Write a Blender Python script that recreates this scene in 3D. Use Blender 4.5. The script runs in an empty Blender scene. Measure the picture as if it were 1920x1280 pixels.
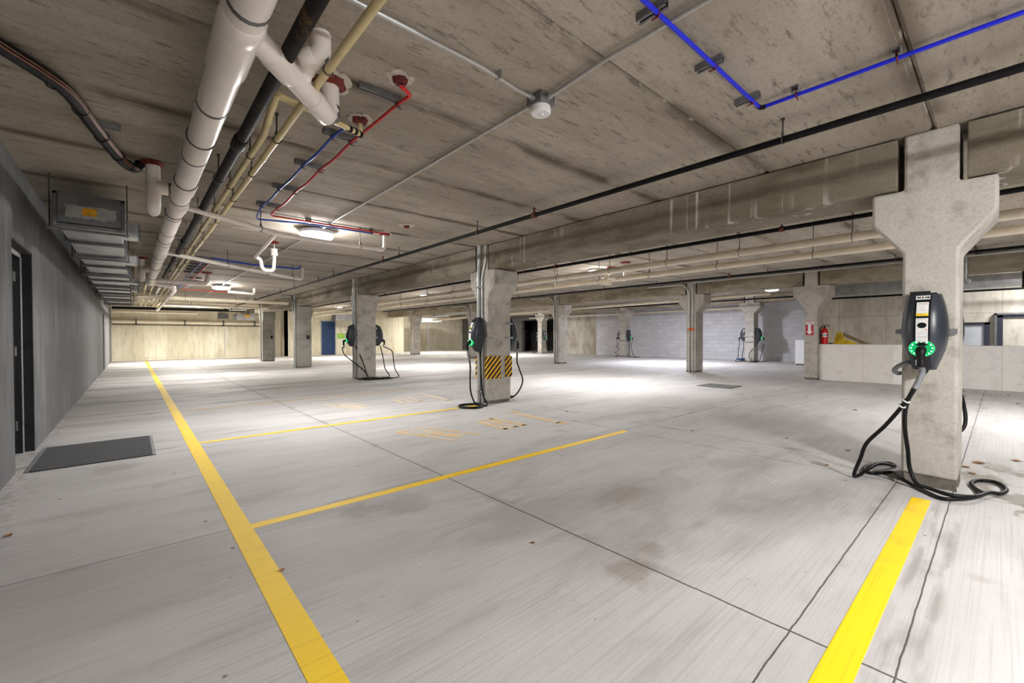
import bpy, bmesh, math, random
from mathutils import Vector, Matrix
S = bpy.context.scene
C = S.collection
PI = math.pi
random.seed(7)

# ------------------------------------------------------------------ camera
cam_d = bpy.data.cameras.new('camera')
cam = bpy.data.objects.new('camera', cam_d); C.objects.link(cam)
cam_d.sensor_width = 36.0; cam_d.lens = 15.1667; cam_d.clip_start = 0.02; cam_d.clip_end = 200
_yaw, _pit, _rol = math.radians(41.34048), math.radians(-0.72881), math.radians(-0.16085)
_f = Vector((math.sin(_yaw)*math.cos(_pit), math.cos(_yaw)*math.cos(_pit), math.sin(_pit)))
_r = Vector((math.cos(_yaw), -math.sin(_yaw), 0)); _u = _r.cross(_f)
_r2 = _r*math.cos(_rol) + _u*math.sin(_rol); _u2 = -_r*math.sin(_rol) + _u*math.cos(_rol)
_m = Matrix((( _r2.x, _u2.x, -_f.x, 0), (_r2.y, _u2.y, -_f.y, 0), (_r2.z, _u2.z, -_f.z, 1.25), (0, 0, 0, 1)))
cam.matrix_world = _m
S.camera = cam

# ------------------------------------------------------------------ world, view, lamps' strength
w = bpy.data.worlds.new('world'); S.world = w; w.use_nodes = True
w.node_tree.nodes['Background'].inputs[0].default_value = (0.9, 0.95, 1.0, 1)
w.node_tree.nodes['Background'].inputs[1].default_value = 0.05
S.view_settings.view_transform = 'Standard'
S.view_settings.look = 'None'
S.view_settings.gamma = 1.0
S.view_settings.use_curve_mapping = False
S.view_settings.exposure = 1.22
S.cycles.max_bounces = 12
S.cycles.diffuse_bounces = 8
S.cycles.glossy_bounces = 4
S.cycles.sample_clamp_indirect = 6.0
LAMP_POWER = 5.0
# x, y, ceiling z, strength, colour, lit
LAMPS = [(2.17, 7.04, 2.92, 19, (1.0, .99, .975), 'dome lamp glaring on the ceiling above the blue and red tubes'),
         (2.15, 16.5, 2.92, 27, (1.0, .98, .94), 'dome lamp on the ceiling further back on the same conduit run'),
         (2.17, -2.4, 2.92, 56, (1.0, .99, .985), 'dome lamp on the ceiling behind the photographer'),
         (2.15, 26.3, 2.92, 96, (1.0, .97, .88), 'dome lamp on the ceiling nearest the back wall'),
         (9.2, -1.2, 2.985, 34, (1.0, .99, .98), 'flat lamp beyond the nearest pillar on the middle bay ceiling'),
         (9.2, 7.05, 2.985, 34, (1.0, .99, .985), 'flat lamp in the middle bay above the paired cream pipes'),
         (9.2, 15.8, 2.985, 38, (1.0, .98, .95), 'flat lamp deep in the middle bay behind the guarded pillar'),
         (9.2, 25.5, 2.985, 44, (1.0, .96, .87), 'flat lamp in the middle bay in front of the blue door'),
         (17.5, 28.6, 3.1, 52, (1.0, .96, .87), 'flat added lamp brightening the cast wall at the very back of the middle bay'),  # added lamp, unseen above the beams, to brighten the cast back wall
         (19.2, 6.1, 3.17, .5, (.86, .90, 1.0), 'dim dome lamp peeping out under the beam by the fire sign pillar'),
         (18.2, 9.9, 3.12, 58, (.86, .89, 1.0), 'flat lamp in the far bay before the block wall'),
         (18.4, 21.3, 3.15, 50, (.97, .96, .95), 'flat lamp in the far bay near the dark plant room'),
         (16.9, -1.0, 3.12, 22, (.98, .98, 1.0), 'flat lamp above the ramp behind the low wall')]

# ------------------------------------------------------------------ materials
def lin(c):
    c = c/255.0
    return c/12.92 if c <= 0.04045 else ((c+0.055)/1.055)**2.4
def rgb(r, g, b): return (lin(r), lin(g), lin(b), 1.0)

class NT:
    def __init__(s, name):
        s.m = bpy.data.materials.new(name); s.m.use_nodes = True
        s.t = s.m.node_tree; s.b = s.t.nodes['Principled BSDF']
    def n(s, ty, **kw):
        nd = s.t.nodes.new(ty)
        for k, v in kw.items(): setattr(nd, k, v)
        return nd
    def link(s, a, b): s.t.links.new(a, b)
    def val(s, sock, v):
        if hasattr(v, 'links') or isinstance(v, bpy.types.NodeSocket): s.link(v, sock)
        else: sock.default_value = v
    def math(s, op, a, b=0.0, clamp=False):
        nd = s.n('ShaderNodeMath', operation=op, use_clamp=clamp)
        s.val(nd.inputs[0], a); s.val(nd.inputs[1], b); return nd.outputs[0]
    def pos(s, obj=False):
        if obj: return s.n('ShaderNodeTexCoord').outputs['Object']
        return s.n('ShaderNodeNewGeometry').outputs['Position']
    def sep(s, v):
        nd = s.n('ShaderNodeSeparateXYZ'); s.link(v, nd.inputs[0]); return nd.outputs
    def comb(s, x, y, z):
        nd = s.n('ShaderNodeCombineXYZ')
        for i, v in enumerate((x, y, z)): s.val(nd.inputs[i], v)
        return nd.outputs[0]
    def scale(s, v, sc):
        nd = s.n('ShaderNodeVectorMath', operation='MULTIPLY'); s.link(v, nd.inputs[0]); nd.inputs[1].default_value = sc; return nd.outputs[0]
    def noise(s, v, sc, det=4, rough=.55, dist=0):
        nd = s.n('ShaderNodeTexNoise'); s.link(v, nd.inputs['Vector'])
        nd.inputs['Scale'].default_value = sc; nd.inputs['Detail'].default_value = det
        nd.inputs['Roughness'].default_value = rough; nd.inputs['Distortion'].default_value = dist
        return nd.outputs[0]
    def ramp(s, f, a, b, lo=0.0, hi=1.0):
        nd = s.n('ShaderNodeMapRange'); s.link(f, nd.inputs[0]); nd.interpolation_type = 'SMOOTHSTEP'
        nd.inputs[1].default_value = a; nd.inputs[2].default_value = b
        nd.inputs[3].default_value = lo; nd.inputs[4].default_value = hi
        return nd.outputs[0]
    def mix(s, f, a, b):
        nd = s.n('ShaderNodeMix', data_type='RGBA')
        s.val(nd.inputs[0], f); s.val(nd.inputs[6], a); s.val(nd.inputs[7], b); return nd.outputs[2]
    def bump(s, h, st, d=.01):
        nd = s.n('ShaderNodeBump'); s.link(h, nd.inputs['Height']); nd.inputs['Strength'].default_value = st
        nd.inputs['Distance'].default_value = d; s.link(nd.outputs[0], s.b.inputs['Normal'])
    def done(s, col, rough=.85, metal=0.0):
        s.val(s.b.inputs['Base Color'], col); s.val(s.b.inputs['Roughness'], rough); s.b.inputs['Metallic'].default_value = metal
        return s.m

def plain(name, col, rough=.5, metal=0.0, var=.12, sc=18, bump=0.0, spec=.5):
    t = NT(name); p = t.pos(True); t.b.inputs['Specular IOR Level'].default_value = spec
    f = t.noise(p, sc, 3)
    dk = tuple(c*(1-var*2) for c in col[:3])+(1,)
    lt = tuple(min(1, c*(1+var)) for c in col[:3])+(1,)
    if bump: t.bump(t.noise(p, sc*6, 2), bump, .002)
    return t.done(t.mix(t.ramp(f, .3, .7), dk, lt), rough, metal)

def emit(name, col, st, base=(.8, .8, .8, 1)):
    t = NT(name); t.b.inputs['Base Color'].default_value = base
    t.b.inputs['Emission Color'].default_value = col; t.b.inputs['Emission Strength'].default_value = st
    return t.m

def concrete(name, light, mid, dark, sc=(1, 1, 1), stain=None, holes=0.0, bump=.25, streak=None, rough=.88, panel=None):
    t = NT(name); p = t.pos(); q = t.scale(p, sc)
    big = t.noise(q, .9, 5, .6); med = t.noise(q, 5, 5, .65); fine = t.noise(p, 60, 3, .6)
    col = t.mix(t.ramp(big, .32, .68), mid, light)
    col = t.mix(t.ramp(med, .46, .72, 0, .75), col, dark)
    col = t.mix(t.ramp(fine, .4, .75, 0, .35), col, dark)
    if stain:
        sn = t.noise(t.scale(p, stain[1]), stain[2], 3, .5)
        col = t.mix(t.ramp(sn, stain[3], stain[4], 0, stain[5]), col, stain[0])
    if streak:
        a = t.noise(t.scale(p, (9, 9, .25)), 1.2, 3, .5); c = t.noise(t.scale(p, (.5, .5, 1.2)), 1.0, 2)
        f = t.math('MULTIPLY', t.ramp(a, .58, .66), t.ramp(c, .5, .62))
        col = t.mix(t.math('MULTIPLY', f, streak[1]), col, streak[0])
    if holes:
        v = t.n('ShaderNodeTexVoronoi'); t.link(p, v.inputs['Vector']); v.inputs['Scale'].default_value = 9
        hf = t.ramp(v.outputs['Distance'], .07, .11, 1, 0)
        hf = t.math('MULTIPLY', hf, t.ramp(t.noise(p, 3, 2), .5, .6))
        col = t.mix(t.math('MULTIPLY', hf, holes), col, rgb(70, 64, 56))
    if panel:                                  # formwork joints: spacing along x or y, and heights
        x = t.sep(p)
        ax = x[panel[0]]
        fr = t.math('ABSOLUTE', t.math('SUBTRACT', t.math('FRACT', t.math('DIVIDE', ax, panel[1])), .5))
        l1 = t.ramp(fr, .5-.012/panel[1], .5-.004/panel[1])
        cell = t.math('FLOOR', t.math('ADD', t.math('DIVIDE', ax, panel[1]), .5))
        wn = t.n('ShaderNodeTexWhiteNoise', noise_dimensions='1D'); t.link(cell, wn.inputs['W'])
        col = t.mix(t.math('MULTIPLY', wn.outputs[0], .3), col, panel[3])
        for h in panel[2]:
            l1 = t.math('MAXIMUM', l1, t.ramp(t.math('ABSOLUTE', t.math('SUBTRACT', x[2], h)), .004, .012, 1, 0))
        col = t.mix(t.math('MULTIPLY', l1, .55), col, panel[3])
    t.bump(t.math('ADD', t.math('MULTIPLY', med, .6), t.math('MULTIPLY', fine, .5)), bump, .008)
    return t.done(col, rough)

def make_floor():
    t = NT('broomed_slab'); p = t.pos(); x = t.sep(p)
    big = t.noise(t.scale(p, (.5, 1, 1)), .8, 5, .6); med = t.noise(t.scale(p, (.35, 1.4, 1)), 2.6, 4, .6)
    bro = t.noise(t.scale(p, (.9, 75, 1)), 1.0, 2, .6); fine = t.noise(p, 90, 2, .6)
    col = t.mix(t.ramp(big, .3, .7), rgb(184, 181, 180), rgb(204, 201, 200))
    col = t.mix(t.ramp(med, .5, .78, 0, .6), col, rgb(160, 155, 151))
    col = t.mix(t.ramp(bro, .45, .72, 0, .38), col, rgb(158, 153, 148))
    col = t.mix(t.ramp(fine, .5, .8, 0, .25), col, rgb(135, 130, 125))
    # tyre-dirt clouds in the stalls
    st = t.noise(t.scale(p, (.55, 1.3, 1)), 1.15, 5, .65, .6)
    reg = t.math('MULTIPLY', t.ramp(x[1], 3.9, 2.3), t.ramp(x[0], .7, 1.6))
    reg = t.math('MULTIPLY', reg, t.math('MULTIPLY', t.ramp(x[0], 5.4, 4.3), t.ramp(x[1], .3, 1.0)))
    col = t.mix(t.math('MULTIPLY', t.ramp(st, .42, .66), t.math('MULTIPLY', reg, .40)), col, rgb(128, 120, 114))
    far = t.noise(t.scale(p, (.16, 1.1, 1)), 1.0, 5, .65)
    fr = t.math('MULTIPLY', t.ramp(x[1], 6.5, 11), t.ramp(x[0], 17, 8))
    col = t.mix(t.math('MULTIPLY', t.ramp(far, .46, .64), t.math('MULTIPLY', fr, .62)), col, rgb(122, 115, 112))
    # brown blots
    bl = t.noise(p, 1.7, 3, .5, .4)
    col = t.mix(t.ramp(bl, .66, .74, 0, .32), col, rgb(140, 122, 106))
    for bx, by, br_, bs in ((1.97, 1.30, .16, .45), (2.25, 1.36, .12, .4), (5.0, .98+.2, .10, .5), (1.2, 3.05, .16, .35), (2.9, 1.9, .35, .25), (-.15, 5.6, .22, .35), (1.5, 2.95, .25, .22)):
        dd = t.n('ShaderNodeVectorMath', operation='DISTANCE'); t.link(p, dd.inputs[0]); dd.inputs[1].default_value = (bx, by, 0)
        e = t.math('ADD', dd.outputs['Value'], t.math('MULTIPLY', t.math('SUBTRACT', t.noise(p, 6.5, 4, .65), .5), br_*1.8))
        col = t.mix(t.math('MULTIPLY', t.ramp(e, br_*.35, br_*1.1, 1, 0), bs), col, rgb(124, 108, 94))
    sh = t.math('MULTIPLY', t.math('MULTIPLY', t.ramp(x[1], 2.3, 3.25), t.ramp(x[1], 3.34, 3.24)), t.ramp(x[0], 1.0, .2))  # soft darker band just short of the joint, near the left wall
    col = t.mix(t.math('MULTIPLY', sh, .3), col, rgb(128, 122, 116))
    # dirt by the left wall, puddle marks by the near pillar
    wl = t.math('MULTIPLY', t.ramp(x[0], -.5, -.86), t.ramp(t.noise(p, 14, 3), .45, .6))
    col = t.mix(t.math('MULTIPLY', wl, .5), col, rgb(120, 110, 100))
    pd = t.math('MULTIPLY', t.ramp(t.noise(t.scale(p, (1, 1.6, 1)), 2.2, 3, .5, .5), .5, .58), t.math('MULTIPLY', t.ramp(x[1], .34, .16), t.ramp(x[0], 4.1, 4.6)))
    pd = t.math('MULTIPLY', pd, t.math('MULTIPLY', t.ramp(x[1], -1.4, -.9), t.ramp(x[0], 6.4, 5.9)))
    col = t.mix(t.math('MULTIPLY', pd, .75), col, rgb(126, 118, 102))
    # dark drips
    v = t.n('ShaderNodeTexVoronoi'); t.link(p, v.inputs['Vector']); v.inputs['Scale'].default_value = 3.1
    dr = t.math('MULTIPLY', t.ramp(v.outputs['Distance'], .03, .05, 1, 0), t.ramp(t.noise(p, .9, 2), .42, .48))
    col = t.mix(t.math('MULTIPLY', dr, .8), col, rgb(70, 66, 62))
    v2 = t.n('ShaderNodeTexVoronoi'); t.link(p, v2.inputs['Vector']); v2.inputs['Scale'].default_value = 9
    dr = t.math('MULTIPLY', t.ramp(v2.outputs['Distance'], .04, .06, 1, 0), t.ramp(t.noise(p, 2.1, 2), .46, .52))
    col = t.mix(t.math('MULTIPLY', dr, .6), col, rgb(90, 84, 78))
    # saw-cut joints
    wob = t.math('MULTIPLY', t.math('SUBTRACT', t.noise(p, 7, 3), .5), .012)
    d = None
    for c, ax in ((2.075, 0), (4.86, 0), (5.44, 0), (9.9, 0), (12.2, 0), (.585, 1), (.25, 1), (3.305, 1), (-2.4, 1), (6.18, 1), (6.62, 1), (9.2, 1), (12.4, 1), (15.3, 1), (18.4, 1), (24.5, 1)):
        q = t.math('ABSOLUTE', t.math('ADD', t.math('SUBTRACT', x[ax], c), wob))
        if c in (2.075,): q = t.math('MULTIPLY', q, .62)
        d = q if d is None else t.math('MINIMUM', d, q)
    jd = t.math('ABSOLUTE', t.math('SUBTRACT', x[1], .25)); bd = t.math('MULTIPLY', t.ramp(jd, .02, .05), t.ramp(jd, .10, .06))
    bd = t.math('MULTIPLY', t.math('MULTIPLY', bd, t.ramp(x[0], 4.7, 4.2)), t.ramp(t.noise(t.scale(p, (.5, 3, 1)), 3.0, 3), .42, .6))
    col = t.mix(t.math('MULTIPLY', bd, .5), col, rgb(120, 112, 104))
    ln = t.ramp(d, .002, .0048, 1, 0)
    halo = t.math('MULTIPLY', t.ramp(d, .012, .07, 1, 0), t.ramp(t.noise(p, 2.2, 3), .48, .66))
    col = t.mix(t.math('MULTIPLY', halo, .4), col, rgb(126, 118, 110))
    col = t.mix(t.math('MULTIPLY', ln, .88), col, rgb(52, 48, 46))
    h = t.math('SUBTRACT', t.math('ADD', t.math('MULTIPLY', bro, .5), t.math('MULTIPLY', fine, .35)), t.math('MULTIPLY', ln, 2.0))
    t.bump(h, .22, .006)
    return t.done(col, t.ramp(med, .3, .7, .62, .82))

def make_ceiling():
    t = NT('hollow_core_plank'); p = t.pos(); x = t.sep(p)
    a = t.noise(t.scale(p, (.3, 1.5, 1)), 1.6, 5, .6); b = t.noise(t.scale(p, (1.6, 7, 1)), 3.2, 5, .75); f = t.noise(p, 45, 3, .65)
    col = t.mix(t.ramp(a, .32, .68), rgb(156, 147, 133), rgb(182, 173, 159))
    col = t.mix(t.ramp(b, .53, .70, 0, .8), col, rgb(104, 97, 88))
    col = t.mix(t.ramp(f, .45, .75, 0, .4), col, rgb(124, 117, 107))
    fr = t.math('ABSOLUTE', t.math('SUBTRACT', t.math('FRACT', t.math('DIVIDE', t.math('ADD', x[1], .845), 1.23)), .5))   # 0.5 on a seam (y = .385 + k 1.23)
    fr = t.math('SUBTRACT', .5, fr)
    sm = t.math('MULTIPLY', t.ramp(fr, .02, .11, 1, 0), t.ramp(t.noise(t.scale(p, (.8, 2, 1)), 1.4, 3), .42, .58))
    col = t.mix(t.math('MULTIPLY', sm, .75), col, rgb(96, 84, 68))
    ef = t.math('MULTIPLY', t.ramp(fr, .004, .014, 1, 0), t.ramp(t.noise(p, 4.5, 3), .56, .62))
    col = t.mix(t.math('MULTIPLY', ef, .8), col, rgb(205, 198, 186))
    t.bump(t.math('ADD', b, t.math('MULTIPLY', f, .6)), .35, .01)
    return t.done(col, .9)

M = {}
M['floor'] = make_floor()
M['ceil'] = make_ceiling()
M['column'] = concrete('column_concrete', rgb(198, 193, 184), rgb(178, 172, 162), rgb(140, 134, 124), holes=.5)
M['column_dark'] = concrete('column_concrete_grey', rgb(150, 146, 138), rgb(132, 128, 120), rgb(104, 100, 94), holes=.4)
M['beam'] = concrete('beam_concrete', rgb(152, 143, 127), rgb(126, 117, 100), rgb(92, 84, 69), sc=(.4, .4, 1.3),
                     stain=(rgb(94, 82, 62), (.5, .5, 1.6), 1.4, .48, .60, .7), streak=(rgb(214, 210, 202), .8))
M['beam_far'] = concrete('beam_concrete_far', rgb(172, 162, 142), rgb(150, 140, 120), rgb(116, 106, 88), sc=(.4, .4, 1.3),
                     stain=(rgb(112, 100, 78), (.5, .5, 1.6), 1.4, .48, .62, .6), streak=(rgb(206, 202, 194), .5))
M['grout'] = concrete('grout_pad', rgb(128, 122, 112), rgb(110, 104, 94), rgb(70, 62, 54), bump=1.0)
M['wall_left'] = concrete('grey_stucco', rgb(118, 119, 121), rgb(104, 105, 107), rgb(84, 85, 87), sc=(1, 1, .35), bump=.8,
                     stain=(rgb(142, 143, 146), (1, 1, .2), 2.5, .58, .72, .5))
M['reveal'] = concrete('black_stucco', rgb(46, 46, 48), rgb(36, 36, 38), rgb(24, 24, 26), bump=1.4)
M['wall_back'] = concrete('cast_wall_cream', rgb(238, 232, 214), rgb(224, 216, 194), rgb(200, 190, 164), sc=(1.2, 1.2, .3),
                     stain=(rgb(176, 162, 130), (1, 1, .3), 1.3, .55, .68, .45), panel=(0, .95, (2.05, .12), rgb(168, 154, 124)), holes=.3)
M['wall_cast_x'] = concrete('cast_wall_tan', rgb(218, 212, 200), rgb(202, 195, 180), rgb(168, 160, 146), sc=(1.2, 1.2, .5), bump=.5,
                     stain=(rgb(140, 128, 104), (1, 1, .4), 1.1, .5, .62, .55), panel=(1, 1.22, (1.86, .62), rgb(126, 116, 98)), holes=.8)
M['parapet'] = concrete('pale_low_wall', rgb(244, 244, 242), rgb(238, 238, 236), rgb(222, 220, 217), panel=(1, 1.21, (), rgb(200, 182, 170)), holes=.2)
M['slab_dark'] = concrete('dark_room_wall', rgb(110, 108, 104), rgb(96, 94, 90), rgb(76, 74, 70))
def make_block():
    t = NT('block_wall'); p = t.pos(); x = t.sep(p)
    v = t.comb(x[1], x[2], 0.0)
    b = t.n('ShaderNodeTexBrick'); t.link(v, b.inputs['Vector'])
    b.inputs['Scale'].default_value = 1.0; b.inputs['Brick Width'].default_value = .405; b.inputs['Row Height'].default_value = .203
    b.inputs['Mortar Size'].default_value = .005; b.inputs['Mortar Smooth'].default_value = .3
    b.inputs['Color1'].default_value = rgb(206, 205, 207); b.inputs['Color2'].default_value = rgb(194, 193, 195); b.inputs['Mortar'].default_value = rgb(158, 157, 160)
    n = t.noise(p, 2.2, 4, .6); n2 = t.noise(p, 70, 2)
    col = t.mix(t.ramp(n, .45, .75, 0, .35), b.outputs[0], rgb(172, 169, 170))
    t.bump(t.math('SUBTRACT', t.math('MULTIPLY', n2, .3), b.outputs['Fac']), .35, .006)
    return t.done(col, .9)
M['block'] = make_block()
def make_yellow():
    t = NT('yellow_line_paint'); p = t.pos()
    bro = t.noise(t.scale(p, (.9, 75, 1)), 1.0, 2, .6); n = t.noise(p, 3.0, 4, .6)
    col = t.mix(t.ramp(bro, .5, .75, 0, .5), rgb(255, 212, 20), rgb(236, 184, 14))
    col = t.mix(t.ramp(n, .52, .8, 0, .45), col, rgb(196, 158, 60))
    t.bump(bro, .2, .005)
    return t.done(col, .6)
M['yellow'] = make_yellow()
def make_worn(name, keep):
    t = NT(name); p = t.pos(); n = t.noise(t.scale(p, (1, 1, 1)), 9, 4, .65)
    col = t.mix(t.ramp(n, .35, .65, 0, keep), rgb(206, 200, 192), rgb(236, 182, 60))
    return t.done(col, .75)
M['worn'] = make_worn('worn_yellow_paint', .8)
M['faint'] = make_worn('faint_yellow_paint', .42)
M['pvc'] = plain('white_pvc', rgb(236, 227, 220), .38, var=.04, sc=3)
M['pvc_cream'] = plain('cream_pvc', rgb(232, 220, 198), .42, var=.05, sc=3)
M['cpvc'] = plain('cream_cpvc', rgb(216, 198, 148), .42, var=.06, sc=4)
M['band'] = plain('grey_band', rgb(104, 100, 102), .45, .3)
M['rod'] = plain('zinc_rod', rgb(92, 88, 84), .5, .6)
M['galv'] = plain('galvanised_steel', rgb(186, 188, 190), .34, .75, var=.1, sc=5)
M['galv_dull'] = plain('dull_galvanised_steel', rgb(118, 119, 121), .5, .4, var=.14, sc=5)
M['conduit'] = plain('grey_conduit', rgb(190, 190, 188), .38, .55, var=.06)
M['strut'] = plain('grey_strut', rgb(118, 118, 120), .55, .2)
M['castiron'] = plain('black_iron', rgb(16, 15, 17), .6, .0, var=.35, sc=9, bump=.4, spec=.2)
def make_rusty():
    t = NT('tarred_iron'); p = t.pos(True); n = t.noise(p, 9, 5, .7)
    col = t.mix(t.ramp(n, .55, .68, 0, .8), rgb(20, 18, 18), rgb(92, 68, 36))
    t.bump(n, .5, .004); t.b.inputs['Specular IOR Level'].default_value = .2
    return t.done(col, .6)
M['rusty'] = make_rusty()
M['black'] = plain('black_rubber', rgb(13, 13, 15), .5, var=.2, spec=.3)
M['black_matt'] = plain('black_matt', rgb(22, 22, 24), .7, var=.2)
M['greycable'] = plain('grey_sleeve', rgb(128, 130, 134), .5)
M['patch'] = plain('grey_sealant_patch', rgb(172, 172, 170), .8, var=.1)
M['blue'] = plain('blue_tube', rgb(18, 66, 176), .38, var=.06)
M['blue2'] = plain('royal_blue_tube', rgb(14, 30, 214), .36, var=.05)
M['red'] = plain('red_tube', rgb(196, 30, 32), .4, var=.06)
M['firestop'] = plain('red_sealant', rgb(128, 34, 26), .6, var=.35, sc=30, bump=.8)
M['rusthead'] = plain('rusty_head', rgb(104, 50, 34), .6, var=.3, sc=30)
M['efflo'] = plain('pale_plaster_ring', rgb(206, 198, 186), .9, var=.1, sc=25)
M['copper'] = plain('copper_line', rgb(150, 100, 76), .5, .3)
M['orange'] = plain('orange_tape', rgb(226, 112, 40), .6)
M['sticker_o'] = plain('orange_sticker', rgb(232, 168, 26), .6)
M['yellow_ink'] = plain('pale_yellow_ink', rgb(246, 214, 90), .6)
M['shell'] = plain('charcoal_shell', rgb(48, 53, 61), .36, var=.03, sc=40)
M['panel'] = plain('gloss_black_panel', rgb(16, 20, 26), .22)
M['label'] = plain('white_label', rgb(226, 226, 224), .5, var=.03)
M['ink'] = plain('grey_ink', rgb(112, 112, 116), .6)
M['ink_dark'] = plain('black_ink', rgb(22, 24, 30), .5)
M['white'] = plain('white_enamel', rgb(238, 238, 240), .4, var=.02)
M['signred'] = plain('sign_red', rgb(186, 22, 40), .45, var=.03)
M['extred'] = plain('extinguisher_red', rgb(214, 16, 22), .3, var=.03)
M['green_sign'] = plain('bright_green_sign', rgb(120, 206, 62), .5, var=.03)
M['bluedoor'] = plain('blue_door_paint', rgb(28, 58, 98), .4, var=.06, sc=3)
M['doordark'] = plain('dark_door_paint', rgb(30, 31, 35), .4)
M['frame'] = plain('grey_steel_frame', rgb(176, 178, 180), .4, .1)
M['navyframe'] = plain('navy_frame', rgb(44, 46, 60), .45)
M['mat'] = None
def make_mat():
    t = NT('ribbed_mat'); p = t.pos(); x = t.sep(p)
    g = t.math('SINE', t.math('MULTIPLY', x[0], 2*PI/.024)); g2 = t.math('SINE', t.math('MULTIPLY', x[1], 2*PI/.024))
    h = t.math('MULTIPLY', g, g2)
    n = t.noise(p, 30, 3)
    col = t.mix(t.ramp(h, -.2, .7), rgb(44, 45, 48), rgb(112, 112, 116))
    col = t.mix(t.ramp(n, .5, .75, 0, .5), col, rgb(110, 106, 102))
    t.bump(h, .6, .006)
    return t.done(col, .9)
M['mat'] = make_mat()
def make_hazard():
    t = NT('black_yellow_stripes'); p = t.pos(True); x = t.sep(p)
    s = t.math('ADD', t.math('SUBTRACT', x[1], x[0]), x[2])
    f = t.math('FRACT', t.math('DIVIDE', s, .105))
    return t.done(t.mix(t.ramp(f, .52, .54), rgb(14, 13, 12), rgb(244, 184, 28)), .45)
M['hazard'] = make_hazard()
M['leaf'] = plain('dry_leaf', rgb(170, 122, 76), .8, var=.3, sc=40)
M['yplastic'] = plain('yellow_plastic', rgb(226, 190, 34), .5, var=.15, sc=6)
M['plank'] = plain('weathered_plank', rgb(150, 138, 112), .8, var=.15)
M['wood'] = plain('pale_wood_handle', rgb(216, 190, 142), .6)
M['navy'] = plain('navy_bristle', rgb(34, 36, 62), .8)
M['beige'] = plain('beige_cabinet', rgb(188, 184, 170), .5)
M['palletwood'] = plain('pallet_wood', rgb(132, 118, 98), .85)
M['insul'] = plain('brown_insulation', rgb(140, 112, 90), .8)
M['glass'] = None
def make_glass():
    t = NT('pale_glazing'); t.b.inputs['Base Color'].default_value = rgb(186, 190, 194); t.b.inputs['Roughness'].default_value = .12
    n = t.noise(t.pos(), 1.5, 2); t.link(t.mix(t.ramp(n, .3, .7), rgb(172, 176, 180), rgb(196, 200, 204)), t.b.inputs['Base Color'])
    return t.m
M['glass'] = make_glass()
M['clear'] = None
def make_clear():
    t = NT('clear_glass'); t.b.inputs['Roughness'].default_value = .02; t.b.inputs['Transmission Weight'].default_value = 1.0
    t.b.inputs['IOR'].default_value = 1.05; t.b.inputs['Base Color'].default_value = (.95, .97, .97, 1)
    return t.m
M['clear'] = make_clear()
M['led'] = emit('green_led', (.22, 1.0, .42, 1), 1.6)
M['ledring'] = emit('green_glow_ring', (.0, .20, .05, 1), .9, (.0, .1, .04, 1))
M['ledrim'] = emit('green_rim_light', (.03, .6, .17, 1), 1.0, (.0, .1, .04, 1))

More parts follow.
